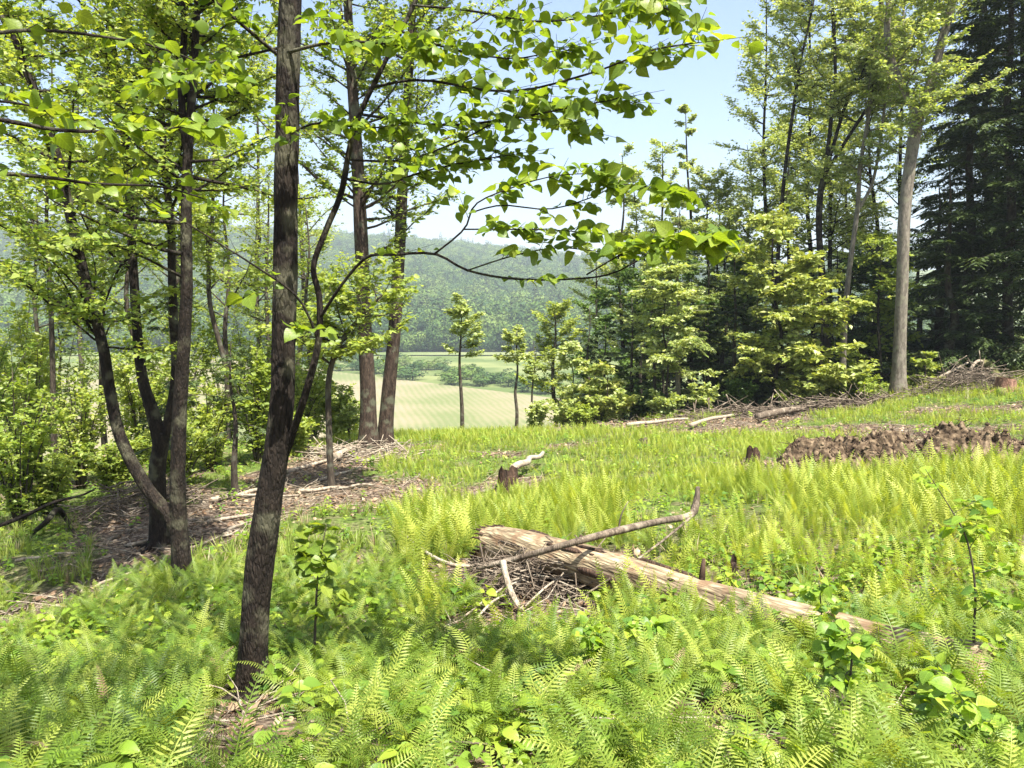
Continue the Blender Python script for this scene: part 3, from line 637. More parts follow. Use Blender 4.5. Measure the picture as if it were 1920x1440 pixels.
def shrub(label, px, Y, hpx, rpx, mat='leaf_bright', group=None, leaf=.09, name='shrub', n=1.0, cat='shrub'):
    f = foot(px, Y, -.03); H = hpx / F * Y; Rr = rpx / F * Y; root = thing(name, label, cat, f, group)
    k = int(18 * n); tubes, LP = [], []
    for i in range(k):
        a = rng.random() * 6.283; rad = math.sqrt(rng.random()) * Rr * .8; tgt = f + [math.cos(a) * rad, math.sin(a) * rad, H * rng.uniform(.6, 1.0) * (1 - .35 * (rad / Rr) ** 2)]
        P = np.array([f + [math.cos(a) * .05, math.sin(a) * .05, 0], f * .55 + tgt * .45 + [0, 0, .12 * H], tgt]); P, r = resample(P, [.02, .012, .004], 6)
        tubes.append(tube(P, r, 4)); S, D, L = twigs_on(P, 26, max(.25, Rr * .34), t0=.12, flat=.2, up=.3); LP.append(leaves_on(S, D, L, 8, leaf, tilt=.7))
    V, Fc, _ = join(tubes); part('stems', V, Fc, M['bark_mid'], root)
    P, X, N, S, T = [np.concatenate(z) for z in zip(*LP)]; add_leaves(root, P, X, N, S, M[mat], 0, LEAF4 if Y < 14 else LEAF2, T, name='foliage')
    return root
def hemlock(label, px, Y, top, rpx, mat='needle', group=None, t0=.08, tr=14, name='hemlock_tree', dens=1.0, dead=0, droop=.25, bark='bark_mid', leaf=.2, prof=.8, lean=0):
    f = foot(px, Y, -.05); T = at(px + lean, top, Y); H = T[2] - f[2]; Rr = rpx / F * Y; root = thing(name, label, 'tree', f, group)
    pts = np.array([f + (T - f) * t + np.r_[rng.normal(0, .008 * H, 2), 0] * (0 < t < 1) for t in np.linspace(0, 1, 8)]); P, r = resample(pts, pr(np.linspace(tr, 1.2, 8), Y), 20)
    r[:2] *= [1.3, 1.1]; V, Fc = tube(P, r, 9, .05); part('trunk', V, Fc, M[bark], root)
    nb = int(max(26, H * 9) * dens); ts = np.sort(rng.uniform(t0, .985, nb)); br, S_, D_, L_ = [], [], [], []
    for t in ts:
        i = min(int(t * 19), 18); p0 = P[i] + (P[i + 1] - P[i]) * (t * 19 - i); a = rng.random() * 6.283
        L = Rr * (1.02 - t) ** prof * rng.uniform(.65, 1.2) + .1
        B = polyline(p0, (math.cos(a), math.sin(a), .25 if t > .5 else .05), L, 5, -droop * .35, .07); br.append(tube(B, np.linspace(.016, .003, 5) * min(1, L), 4, cap=False))
        m = max(6, int(L * 12)); S, D, LL = twigs_on(B, m, max(.22, L * .34), t0=.12, flat=.75, fwd=.8, up=-.12); S_.append(S); D_.append(D); L_.append(LL)
    S, D, L = np.concatenate(S_), np.concatenate(D_), np.concatenate(L_)
    for i in range(dead):
        t = rng.uniform(.02, max(t0, .3)); j = min(int(t * 19), 18); a = rng.random() * 6.283; B = polyline(P[j], (math.cos(a), math.sin(a), -.15), Rr * rng.uniform(.3, .7), 5, -.1, .1); br.append(tube(B, np.linspace(.014, .004, 5), 4, cap=False))
    V, Fc, _ = join(br); part('branches', V, Fc, M[bark], root, kind='stuff')
    per = 9; leaf = leaf * .75; k = np.repeat(np.arange(len(S)), per); q = np.tile((np.arange(per) + .5) / per, len(S)); sg = np.tile(np.where(np.arange(per) % 2, 1, -1), len(S))
    Pn = S[k] + D[k] * (L[k] * q)[:, None]; Pn[:, 2] -= L[k] * q ** 2 * .25
    lat = nrm(np.cross(D[k], [0, 0, 1.0]) + 1e-6) * sg[:, None]; X = nrm(D[k] * .7 + lat * .8 + rng.normal(0, .15, (len(k), 3)) + [0, 0, -.2]); N = nrm(np.array([0, 0, 1.0]) + rng.normal(0, .35, (len(k), 3)))
    sz = leaf * rng.uniform(.6, 1.2, len(k)) * (1.1 - .4 * q); tint = rng.random(len(S))[k] * .5 + rng.random(len(k)) * .4
    px_, py_, _ = topix(Pn); ok = (px_ > -420) & (px_ < 2340) & (py_ > -420); Pn, X, N, sz, tint = Pn[ok], X[ok], N[ok], sz[ok], tint[ok]
    V, Fc, T_ = place(NEED, Pn, X, N, sz, sz * 1.1, tint); part('crown', V, Fc, M[mat], root, tint=T_, kind='stuff')
    return root

hemlock('dark feathery hemlock behind the forking dark stems at left', 320, 11.8, 520, 110, tr=12, t0=.25, dens=1.1, leaf=.13)
hemlock('thin hemlock sapling with drooping dark top and bare stem beside the dark front trunk', 433, 12.4, 640, 70, tr=15, t0=.42, dens=.9, leaf=.12)
hemlock('misty grey green hemlock standing low in front of the pale valley field at left', 110, 24, 560, 60, tr=9, t0=.2, leaf=.2)
left_sh = [(20,11.5,330,110,'leaf_left'),(140,14,240,110,'leaf_bright'),(260,16,260,120,'leaf_bright'),(60,16,330,120,'leaf_bright'),(390,14.5,200,80,'leaf_bright'),(480,15,230,80,'leaf_bright'),(200,13,130,80,'leaf_bright'),
           (330,19,300,130,'leaf_bright'),(470,20,280,110,'leaf_bright'),(560,19,200,90,'leaf_bright'),(100,21,320,150,'leaf_bright'),(-60,14,380,130,'leaf_left'),(230,24,330,160,'leaf_left'),(420,25,330,140,'leaf_left'),
           (630,20,110,50,'leaf_bright'),(585,23,170,80,'leaf_bright'),(650,26,140,60,'leaf_bright'),(10,26,300,150,'leaf_bright'),(330,13,150,90,'leaf_bright'),(520,28,200,110,'leaf_bright'),(80,12,150,100,'leaf_bright'),(545,15.5,90,50,'leaf_bright'),(30,20,420,130,'leaf_left')]
for i, (px, Y, h, r, m) in enumerate(left_sh):
    shrub('bright leafy shrub in the sunlit thicket behind the left stems' if m == 'leaf_bright' else 'deeper green shrub in the thicket at the far left', px, Y, h, r, m, 'shrubs in the left thicket' if m == 'leaf_bright' else 'deeper green shrubs in the left thicket', leaf=.085 if Y < 15 else .11)
for px, Y, top, r in [(60,18,330,150),(190,21,300,140),(420,19,280,130),(500,24,330,120),(575,22,380,90),(-40,13,120,170),(330,26,240,140),(90,15,60,130),(250,17,90,140),(400,15,40,120),(150,26,60,170),(480,26,60,150),(560,30,120,130),(330,20,60,130)]:
    simple_dec('thicket_tree', 'slim leafy tree rising out of the left thicket against the far hill', px, Y, top, r, 'leaf_left' if px % 20 else 'leaf_bright', 'bark_mid', n=1.1, leaf=.1, tr=11, group='trees in the left thicket', t0=.4, tilt=.95)

# ---- saplings standing in front of the field
simple_dec('young_tree', 'lone sapling with a round pale crown on a bare pole in front of the field', 866, 24, 575, 52, 'leaf_spring', 'bark_mid', n=.7, leaf=.12, tr=8, t0=.62)
simple_dec('young_tree', 'thin bare sapling pole with a small misty top beside the lone round-crowned sapling', 968, 25, 620, 40, 'leaf_spring', 'bark_mid', n=.5, leaf=.12, tr=7, t0=.55)
for px, Y, top in [(1000,27,640),(652,19,770)]:
    simple_dec('pole_sapling', 'very thin bare stem at the clearing edge near the field', px, Y, top, 20, 'leaf_spring', 'bark_mid', n=.3, leaf=.1, tr=5, t0=.5, group='thin stems at the clearing edge')

# ---- forest edge on the right
simple_dec('birch_tree', 'soft light green tree at the near end of the forest edge beside the field', 1040, 34, 575, 60, 'leaf_bright', n=1.6, leaf=.16, tr=10, t0=.12)
hemlock('small pointed dark spruce at the end of the forest edge by the field', 1105, 28, 575, 42, tr=7, t0=.05, name='spruce_tree', leaf=.2, dens=1.3)
hemlock('dark bushy hemlock between the small spruce and the grey-poled cedar', 1185, 28.5, 560, 60, tr=9, t0=.05, leaf=.22)
hemlock('sunlit cedar on a bare grey pole with dead lower branches', 1272, 26, 400, 95, 'needle_lit', t0=.36, tr=11, dead=26, name='cedar_tree', leaf=.22, bark='bark_grey', prof=.55)
hemlock('dark hemlock filling the gap behind the sunlit cedar and pale maple', 1380, 28, 440, 65, tr=10, t0=.05, leaf=.22)
hemlock('hemlock with sparse dead lower limbs left of the sunlit cedar', 1225, 27.5, 470, 70, 'needle_lit', tr=8, t0=.3, dead=16, leaf=.2)
hemlock('dark hemlock rising behind the cedar and pale maple', 1330, 31, 470, 75, tr=10, t0=.1, leaf=.24)
for px, Y, top, r in [(1480,31,480,80),(1570,33,470,80),(1640,31,430,90)]:
    hemlock('dark hemlock standing in the shade behind the pale maple', px, Y, top, r, tr=12, t0=.1, leaf=.26, group='hemlocks behind the pale maple')
for lab, px, Y, top, r in [('shorter dark hemlock set back behind the brush tangle', 1760,31,340,90),('tall narrow dark hemlock nearest the forked grey trunk', 1825,29,-250,90),('broad tall dark hemlock over the red sawn stump', 1890,27.5,-480,150),('huge dark hemlock cut by the right border of the view', 1990,26,-600,170),
        ('tall dark hemlock set back between its narrow and broad neighbours', 1850,33,-350,150),('shorter dark hemlock with low sweeping boughs right of the forked grey trunk', 1780,27.5,300,110),('tall dark hemlock deep behind the broad one at the right', 1930,30,-500,160)]:
    hemlock(lab, px, Y, top, r, tr=20, t0=.03, dens=.85, leaf=.3, prof=.45)
def maple(label, px, Y, top, r, n, t0=.12, tr=9, leaf=.2, mat='leaf_maple'):
    return simple_dec('maple_tree', label, px, Y, top, r, mat, 'bark_dark', n=n, leaf=leaf, tr=tr, t0=t0, tpl=LEAF4, up=.02, el=(-.1, .35), n_obj=0, limb_parts=True, tilt=.75)
maple('pale understory maple with broad light leaf layers at the forest edge', 1457, 25.8, 400, 95, 2.6)
maple('pale maple sapling leaning out beside the broad pale maple', 1540, 25.3, 480, 75, 1.7, tr=6)
maple('rounded pale maple in front of the sunlit cedar crown', 1250, 25.2, 500, 70, 1.5, tr=5, leaf=.15, mat='leaf_spring', t0=.3)
maple('low yellow green maple at the tip of the forest edge by the field', 1075, 26.5, 640, 45, .9, tr=4, leaf=.14, mat='leaf_spring')
maple('short leafy maple sapling under the sunlit cedar', 1140, 25.5, 690, 60, 1.0, tr=4, leaf=.17)
maple('leafy green sapling growing close behind the forked grey trunk', 1650, 28, 450, 85, 1.4, tr=6, leaf=.16, mat='leaf_bright')
maple('low sapling with light leaves right of the foot of the forked grey trunk', 1735, 25.5, 660, 35, .6, tr=4, leaf=.15, mat='leaf_bright')
for lab, px, Y, h, r, m in [('pale shrub at the tip of the forest edge beside the field', 1062, 25.5, 75, 45, 'leaf_spring'), ('light leafy shrub in front of the dark bushy hemlock', 1150, 25, 70, 50, 'leaf_spring'), ('light shrub at the foot of the grey-poled cedar', 1245, 24.6, 60, 45, 'leaf_spring'),
                    ('small pale shrub right of the grey-poled cedar foot', 1320, 24.8, 70, 40, 'leaf_spring'), ('dark green shrub below the dark hemlock gap', 1385, 25.4, 80, 45, 'leaf_dark'), ('low green shrub at the foot of the broad pale maple', 1490, 25, 65, 55, 'leaf_maple'),
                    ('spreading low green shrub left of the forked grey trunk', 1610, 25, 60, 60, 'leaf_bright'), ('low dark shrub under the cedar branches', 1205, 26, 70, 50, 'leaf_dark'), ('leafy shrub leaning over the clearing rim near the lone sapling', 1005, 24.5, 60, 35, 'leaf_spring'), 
                    ('low bush on the clearing rim beside the small stump', 1090, 23.5, 45, 40, 'leaf_bright')]:
    shrub(lab, px, Y, h, r, m, leaf=.12, n=.8)
for lab, px, Y, top, r in [('low dark hemlock filling the shade behind the dark bushy hemlock', 1135, 30, 610, 55), ('low dark hemlock filling the shade behind the cedar', 1245, 29.5, 590, 60), ('low dark hemlock in the shade left of the broad pale maple', 1320, 29, 590, 60), ('low dark hemlock in the shade behind the pale maple foot', 1420, 29, 560, 65), ('low dark hemlock behind the slim twin topped tree', 1600, 30, 560, 65)]:
    hemlock(lab, px, Y, top, r, tr=7, t0=.02, dens=.8, leaf=.34, prof=.5)
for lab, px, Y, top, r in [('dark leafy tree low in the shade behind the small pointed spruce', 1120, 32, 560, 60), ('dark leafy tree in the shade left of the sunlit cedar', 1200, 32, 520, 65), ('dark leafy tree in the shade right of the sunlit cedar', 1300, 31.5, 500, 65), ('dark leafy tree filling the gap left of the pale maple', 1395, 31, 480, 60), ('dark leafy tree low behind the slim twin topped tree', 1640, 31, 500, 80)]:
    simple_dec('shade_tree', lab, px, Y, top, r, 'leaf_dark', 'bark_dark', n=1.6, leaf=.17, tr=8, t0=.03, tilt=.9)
for lab, px, Y, top, r in [('pale feathery tree on the skyline left of the thin spire topped tree', 1195, 37, 320, 55), ('pale feathery tree on the skyline right of the thin spire topped tree', 1345, 37, 330, 60), ('pale feathery tree above the sunlit cedar', 1275, 34, 380, 60)]:
    simple_dec('spring_tree', lab, px, Y, top, r, 'leaf_spring', 'bark_dark', n=1.7, leaf=.15, tr=7, t0=.2, tilt=.95)
# the tall trees
Y = 25
PT = rooted([(1684,738),(1688,620),(1692,525),(1696,400),(1709,291),(1721,215)], Y)
PL = pp([(1721,222),(1708,193),(1694,164),(1674,120),(1663,66),(1666,0),(1660,-120),(1650,-260)], Y)
PR_ = pp([(1721,222),(1732,200),(1747,150),(1767,73),(1786,0),(1800,-110),(1815,-240)], Y)
dec_tree('forked_tree', 'tall pale grey trunk at the forest edge that forks wide high up', 'tree', [(PT, pr([27, 22, 21, 21, 21, 23], Y)), (PL, pr([16, 14, 13, 12, 11, 10, 7, 3], Y)), (PR_, pr([20, 18, 17, 15, 14, 10, 4], Y))],
         M['leaf_spring'], M['bark_grey'], leaf=.13, tilt=.95, nb=[8, 32, 34], bl=(1.2, 3.0), tw=26, per=8, twl=.6, t0=[.75, .1, .1], sides=12, tpl=LEAF2, twig_r=.005)
Y = 28
NT = rooted([(1556,700),(1545,560),(1536,440),(1538,365),(1548,325)], Y)
N1 = pp([(1546,335),(1559,219),(1566,157),(1564,55),(1561,0),(1565,-150),(1570,-300)], Y); N2 = pp([(1546,330),(1588,190),(1621,131),(1643,47),(1655,-30),(1675,-180)], Y); N3 = pp([(1548,324),(1606,233),(1657,157),(1712,66),(1735,0),(1760,-120)], Y)
dec_tree('maple_tree', 'tall dark stemmed maple dividing into three slender rising leaders with thin spring leaves', 'tree', [(NT, pr([15, 13, 12, 12, 11], Y)), (N1, pr([8, 7, 6, 6, 5, 4, 2], Y)), (N2, pr([7, 6, 5, 5, 4, 2], Y)), (N3, pr([7, 6, 5, 5, 4, 2], Y))],
         M['leaf_spring'], M['bark_dark'], leaf=.13, tilt=.95, nb=[8, 36, 32, 32], bl=(1.3, 3.0), tw=26, per=8, twl=.6, t0=[.7, .15, .15, .15], sides=8, tpl=LEAF2, twig_r=.005, az=None)
Y = 27.5
O1 = rooted([(1580,715),(1584,600),(1592,510),(1608,390),(1612,320),(1628,219),(1640,120),(1655,0),(1665,-150)], Y)
O2 = pp([(1608,395),(1635,345),(1650,270),(1662,180),(1690,60),(1700,-60)], Y)
dec_tree('maple_tree', 'slim twin topped tree between the three-leader maple and the forked grey trunk', 'tree', [(O1, pr([14, 11, 10, 9, 8, 7, 6, 4, 2], Y)), (O2, pr([7, 6, 5, 5, 4, 2], Y))],
         M['leaf_spring'], M['bark_grey'], leaf=.12, tilt=.95, nb=[34, 22], bl=(1.0, 2.4), tw=18, per=8, twl=.55, t0=[.5, .15], sides=8, tpl=LEAF2, twig_r=.005)
Y = 30
Q1 = rooted([(1452,720),(1457,510),(1471,328),(1491,182),(1500,120),(1520,30),(1535,-60),(1545,-180)], Y)
dec_tree('maple_tree', 'slender tall maple at the open side of the forest with a fine yellow green crown', 'tree', [(Q1, pr([10, 8, 7, 6, 5, 4, 3, 2], Y))], M['leaf_spring'], M['bark_dark'], leaf=.13, tilt=.95, nb=50, bl=(1.6, 3.4), tw=28, per=8, twl=.65, t0=.4, sides=7, tpl=LEAF2, twig_r=.005)
Y = 36
for lab, px, top, r, n, th in [('tall airy tree rising at the open left side of the forest', 1440, -40, 85, 2.2, .3), ('airy tree crown seen through the three slender leaders', 1520, -150, 100, 2.4, .3),
                           ('thin spire topped tree standing above the cedar', 1290, 200, 28, 1.0, .35), ('sparse pale tree beside the thin spire topped tree', 1238, 265, 55, 1.3, .3), ('small sparse pale tree at the low end of the forest skyline', 1168, 285, 45, .9, .4),
                           ('airy pale tree behind the forked grey trunk', 1690, -120, 110, 2.0, .35), ('rounded green tree behind the sunlit cedar', 1330, 330, 70, 1.5, .3), ('leafy tree just left of the slender tall maple', 1405, 270, 70, 1.6, .3), ('leafy pale tree filling the gap between maple and forked trunk', 1630, 60, 110, 2.0, .3), ('bright tree crown behind the slim twin topped tree', 1590, 200, 90, 1.8, .2),
    ('soft pale tree over the dark hemlock at the forest middle', 1360, 400, 70, 1.5, .2), ('yellow green tree over the pale maple', 1480, 250, 90, 2.0, .2), ('light tree behind the two dark hemlocks by the field', 1210, 420, 70, 1.4, .2), ('pale tree crown stepping down toward the valley', 1120, 470, 55, 1.2, .2), ('tall pale tree crown left of the forked grey trunk', 1560, -60, 110, 2.2, .3)]:
    simple_dec('spring_tree', lab, px, Y + rng.uniform(-2, 4), top, r, 'leaf_spring', 'bark_dark', n=n * 1.15, leaf=.15, tr=9, t0=th, tilt=.95)
for px, Y, top, r in [(1250,44,530,130),(1420,46,480,140),(1580,46,430,150),(1720,46,430,150),(1860,44,0,150),(1340,52,520,150),(1650,54,440,170)]:
    hemlock('shaded conifer deep inside the forest', px, Y, top, r, tr=12, t0=.05, dens=.4, leaf=.6, group='conifers deep inside the forest', prof=.4)

# ---- valley trees that can be told apart
V_, F_, T_ = crown_cloud(700, 9, 5, .17); vmesh = [make_mesh('crown', V_ * [1, 1, 1.15], F_, T_, mats=[M['far_leaf']])]
V_, F_, T_ = crown_cloud(700, 7, 6, .17); vmesh.append(make_mesh('crown', V_, F_, T_, mats=[M['far_leaf']]))
V_, F_, T_ = crown_cloud(600, 8, 7, .2); vmesh.append(make_mesh('crown', V_ * [1.2, 1.2, .62], F_, T_, mats=[M['far_leaf']]))
V_, F_ = tube(np.array([(0, 0, -.2), (0, 0, .3), (.02, 0, .8)]), [.05, .04, .02], 6); vtrunk = make_mesh('trunk', V_, F_, mats=[M['bark_mid']])
def valley_tree(x, y, s, k, label, group, name='valley_tree', cat='tree'):
    o = thing(name, label, cat, (x, y, gz(x, y)), group); o.scale = (s, s, s); o.rotation_euler.z = rng.random() * 6.28
    for nm, me in (('trunk', vtrunk), ('crown', vmesh[k])):
        c = bpy.data.objects.new(nm, me); col.objects.link(c); c.parent = o
        if nm == 'crown': c['kind'] = 'stuff'
for t in np.linspace(0, 1, 26):
    x = -150 + 168 * t + rng.normal(0, 2); y = 376 - 165 * t + rng.normal(0, 3); valley_tree(x, y + 6, rng.uniform(3.2, 5.2), 2, 'hedge bush along the far edge of the stubble field', 'hedge bushes beyond the field', 'hedge_bush', 'bush')
for t in np.linspace(0, 1, 26):
    x = -130 + 150 * t + rng.normal(0, 4); y = 385 - 140 * t + rng.normal(0, 10); valley_tree(x, y, rng.uniform(2.4, 4.5), 2, 'hedge bush along the far edge of the stubble field', 'hedge bushes beyond the field', 'hedge_bush', 'bush')
for t in np.linspace(0, 1, 14):
    x = -90 + 100 * t + rng.normal(0, 3); y = 352 - 130 * t + rng.normal(0, 8) + 18; valley_tree(x, y, rng.uniform(2.6, 4), 2, 'hedge bush along the far edge of the stubble field', 'hedge bushes beyond the field', 'hedge_bush', 'bush')
for x in np.linspace(-230, 60, 38):
    valley_tree(x + rng.normal(0, 4), 392 + abs(rng.normal(0, 12)), rng.uniform(4.5, 10), int(rng.integers(0, 2)), 'round crowned tree along the foot of the far wooded hill', 'trees at the foot of the hill')

# ------------------------------------------------------------------ ferns and ground cover
def frond(n=16, W=.2, a0=78, a1=15, seed=0, bare_=.18, bend=.0, pw=.9, lob=0):
    r = np.random.default_rng(seed); m = n + 4; t = np.linspace(0, 1, m); ang = np.radians(a0 + (a1 - a0) * t ** 1.3); ds = 1 / (m - 1)
    x = np.r_[0, np.cumsum(np.cos(ang[:-1]) * ds)]; z = np.r_[0, np.cumsum(np.sin(ang[:-1]) * ds)]; y = bend * t ** 2
    V, Fc = [], []
    def add(v, f):
        b = len(V); V.extend(v); Fc.extend([tuple(i + b for i in g) for g in f])
    for i in range(m - 1):
        w0 = .008 * (1 - t[i]) + .002; w1 = .008 * (1 - t[i + 1]) + .002
        add([(x[i], y[i] - w0, z[i]), (x[i], y[i] + w0, z[i]), (x[i + 1], y[i + 1] + w1, z[i + 1]), (x[i + 1], y[i + 1] - w1, z[i + 1])], [(0, 1, 2), (0, 2, 3)])
    for i in range(m):
        if t[i] < bare_: continue
        u = (t[i] - bare_) / (1 - bare_); L = W * (min(1, u / .14 + .25)) * (1 - u) ** .75 + .012; hw = ds * pw * .5
        T = np.array([math.cos(ang[i]), 0, math.sin(ang[i])]); N = np.array([-T[2], 0, T[0]])
        for s in (-1, 1):
            l = L * r.uniform(.7, 1.12); D = np.array([0, s, 0]) * .93 + T * .36; D /= np.linalg.norm(D); c = np.array([x[i], y[i], z[i]]) + T * ds * .3 * (s > 0)
            dr = N * (-.16 * l) + np.array([0, 0, -.1 * l])
            cur = lambda q: c + D * l * q + N * (.1 * l * q * (1 - q)) + dr * q * q + T * (.12 * l * q * q)
            if lob == 0:
                e = cur(.72); add([c, cur(.35) - T * hw, cur(.35) + T * hw, e - T * hw * .6, e + T * hw * .6, cur(1)], [(0, 1, 2), (1, 3, 4), (1, 4, 2), (3, 5, 4)]); continue
            for g in range(lob):
                q0, q1 = g / lob, (g + 1.15) / lob; h = hw * (1.25 - .95 * q0) * r.uniform(.8, 1.15); pa, pb = cur(q0), cur(min(q1, 1)); mid = (pa + pb) / 2 + D * l * .25 / lob
                add([pa, pb, mid - T * h, mid + T * h], [(0, 2, 1), (0, 1, 3)])
    return np.array(V), np.array(Fc)
fr_shapes = [frond(24, .19, 78, 0, 1, pw=.5), frond(22, .21, 70, -25, 2, bend=.16, pw=.5), frond(25, .17, 85, 25, 3, bend=-.14, pw=.52), frond(21, .2, 60, -10, 7, bend=-.2, pw=.5)]
fr_up = [frond(17, .15, 88, 60, 4, pw=.5), frond(17, .16, 84, 40, 5, bend=.08, pw=.5), frond(16, .14, 90, 70, 6, bend=-.06, pw=.5)]
FR = [make_mesh('frond', *s, mats=[M['fern']]) for s in fr_shapes]
FRD = [make_mesh('frond', *s, mats=[M['fern_dark']]) for s in fr_shapes]
FRB = [make_mesh('frond', *s, mats=[M['fern_bright']]) for s in fr_up]
FRX = [make_mesh('frond', *s, mats=[M['litter']]) for s in fr_shapes]
def blades(n, seed, h=1.0):
    r = np.random.default_rng(seed); V, Fc = [], []
    for i in range(n):
        a = r.random() * 6.28; d = np.array([math.cos(a), math.sin(a), 0]); s = np.array([-d[1], d[0], 0]); b = d * r.uniform(0, .12); l = h * r.uniform(.55, 1.1); le = r.uniform(.1, .6); w = r.uniform(.012, .022); k = len(V)
        for t in (0, .4, .75): c = b + d * le * l * t * t + np.array([0, 0, l * t * (1 - .25 * le * t)]); V += [c - s * w * (1 - t * .6), c + s * w * (1 - t * .6)]
        V.append(b + d * le * l + np.array([0, 0, l * (1 - .3 * le)])); Fc += [(k, k + 1, k + 3), (k, k + 3, k + 2), (k + 2, k + 3, k + 5), (k + 2, k + 5, k + 4), (k + 4, k + 5, k + 6)]
    return np.array(V), np.array(Fc)
GR = [make_mesh('tuft', *blades(14, s), mats=[M['grass']]) for s in (1, 2, 3)]
def herb(seed, k=6):
    r = np.random.default_rng(seed); pts = [(LEAF4[0] * 0, 0)]; P = []; X = []; N = []; S = []
    for i in range(k):
        a = i * 2.4 + r.normal(0, .3); P.append((r.normal(0, .03), r.normal(0, .03), .35 + .6 * i / k)); X.append((math.cos(a), math.sin(a), r.uniform(-.1, .3))); N.append((r.normal(0, .25), r.normal(0, .25), 1)); S.append(r.uniform(.3, .5))
    v, f, _ = place(leaf_hi(.35, .3, .12, .02, seed), np.array(P), np.array(X), np.array(N), np.array(S)); v2, f2 = tube(np.array([(0, 0, 0), (0, 0, .95)]), [.012, .006], 4, cap=False)
    V, Fc, _ = join([(v, f), (v2, f2)]); return make_mesh('herb', V, Fc, mats=[M['herb']])
M['straw'] = leaf_mat('dead_straw', [(.22, .17, .1), (.3, .24, .14), (.38, .32, .2)], trans=.3, yellow=(1, .9, .7), gain=1)
GR.append(make_mesh('tuft', *blades(7, 9, .8), mats=[M['straw']]))
HB = [herb(1), herb(2, 5), herb(3, 8)]
LT = [make_mesh('dead_leaf', *leaf_hi(.5, .33, -.15, .03, s), mats=[M['litter']]) for s in (4, 5, 6)]
V_, F_ = tube(np.array([(0, 0, 0), (.35, .03, .02), (.7, -.02, .0), (1, .05, .03)]), [.012, .01, .008, .005], 5); TWM = [make_mesh('twig', V_, F_, mats=[M['dead_wood']]), make_mesh('twig', V_ * [1, -1.5, 1], F_[:, ::-1], mats=[M['dead_dark']])]

WIDE = 1
def field_pts(n, ylo, yhi, pad=1.0, p=1.0):
    """points spread over the part of the slope the picture takes in"""
    u = rng.random(n); y = np.sqrt(ylo ** 2 + u * (yhi ** 2 - ylo ** 2)) if p == 1 else ylo + (yhi - ylo) * u ** p
    x = (rng.random(n) * 2 - 1) * (y * .78 + pad * WIDE); return x, y
def on_ground(x, y): return np.c_[x, y, ground_z(x, y)]
LOG_A, LOG_B = pg(925, 1050), pg(1885, 1278)
def keepout(x, y): return seg_dist(x, y, [tuple(LOG_A[:2]), tuple(LOG_B[:2])]) < .13

# individual ferns: the ones that show largest
x, y = field_pts(900, 2.0, 6.2, .3)
k = (bare(x, y) < .3 + rng.random(len(x)) * .3) & (fbm(x * 1.1, y * 1.1) > -.22) & ~keepout(x, y) & (np.hypot(x - A_T[0, 0], y - A_T[0, 1]) > .25); x, y = x[k], y[k]
P = on_ground(x, y); px, py, dep = topix(P + [0, 0, .25]); vis = (px > -60) & (px < 1980) & (py < 1500); P, dep, px, py = P[vis], dep[vis], px[vis], py[vis]
idx = np.argsort(dep)[:300]; ferns_xy = P[idx]
def fern_label(p, px):
    if px < 430: return 'lacy deep green fern in the shaded bank left of the front trunk', 'ferns left of the front trunk'
    if px < 900: return 'lacy green fern between the front trunk and the stick pile', 'ferns right of the front trunk'
    if px < 1350: return 'lacy green fern in the middle foreground below the pale log', 'ferns below the pale log'
    return 'lacy yellow green fern near the buried end of the pale log', 'ferns near the buried log end'
for j in idx:
    p = P[j]; lab, grp = fern_label(p, px[j]); fo = thing('fern', lab, 'fern', p - [0, 0, .02], grp)
    a0 = rng.random() * 6.28; s0 = rng.uniform(.28, .47); nf = int(rng.integers(5, 8))
    mset = FRD if px[j] < 700 and rng.random() < .6 else FR
    for q in range(nf):
        dead = rng.random() < .012; o = bpy.data.objects.new('frond', (FRX if dead else mset)[int(rng.integers(0, 4))]); col.objects.link(o); o.parent = fo
        o.rotation_euler = (rng.normal(0, .25), rng.normal(-.05, .28), a0 + q * 6.283 / nf + rng.normal(0, .3)); s = s0 * rng.uniform(.6, 1.2); o.scale = (s, s * rng.uniform(.7, 1.2), s * rng.uniform(.8, 1.15))
def scatter(name, protos, x, y, smin, smax, tilt=.15, lean=None, dz=0.0, flat=False):
    n = len(x); Pq = on_ground(x, y) + [0, 0, dz]; fall = 1 - .5 * sm(9, 13, y) * (name in ('bright_ferns', 'grass')) - .3 * sm(7.5, 5, y) * (name == 'bright_ferns')
    fall = fall * (.7 + .9 * np.clip(fbm(x * .9 + 3, y * .9, 2) + .5, 0, 1)) if name == 'bright_ferns' else fall
    rot = np.c_[rng.normal(0, tilt, n), rng.normal(0, tilt, n), rng.random(n) * 6.283]
    if flat: rot[:, :2] = rng.normal(0, .5, (n, 2))
    gn_scatter(name, protos, Pq, rot, rng.uniform(smin, smax, n) * fall, rng.integers(0, len(protos), n))
WIDE = 4
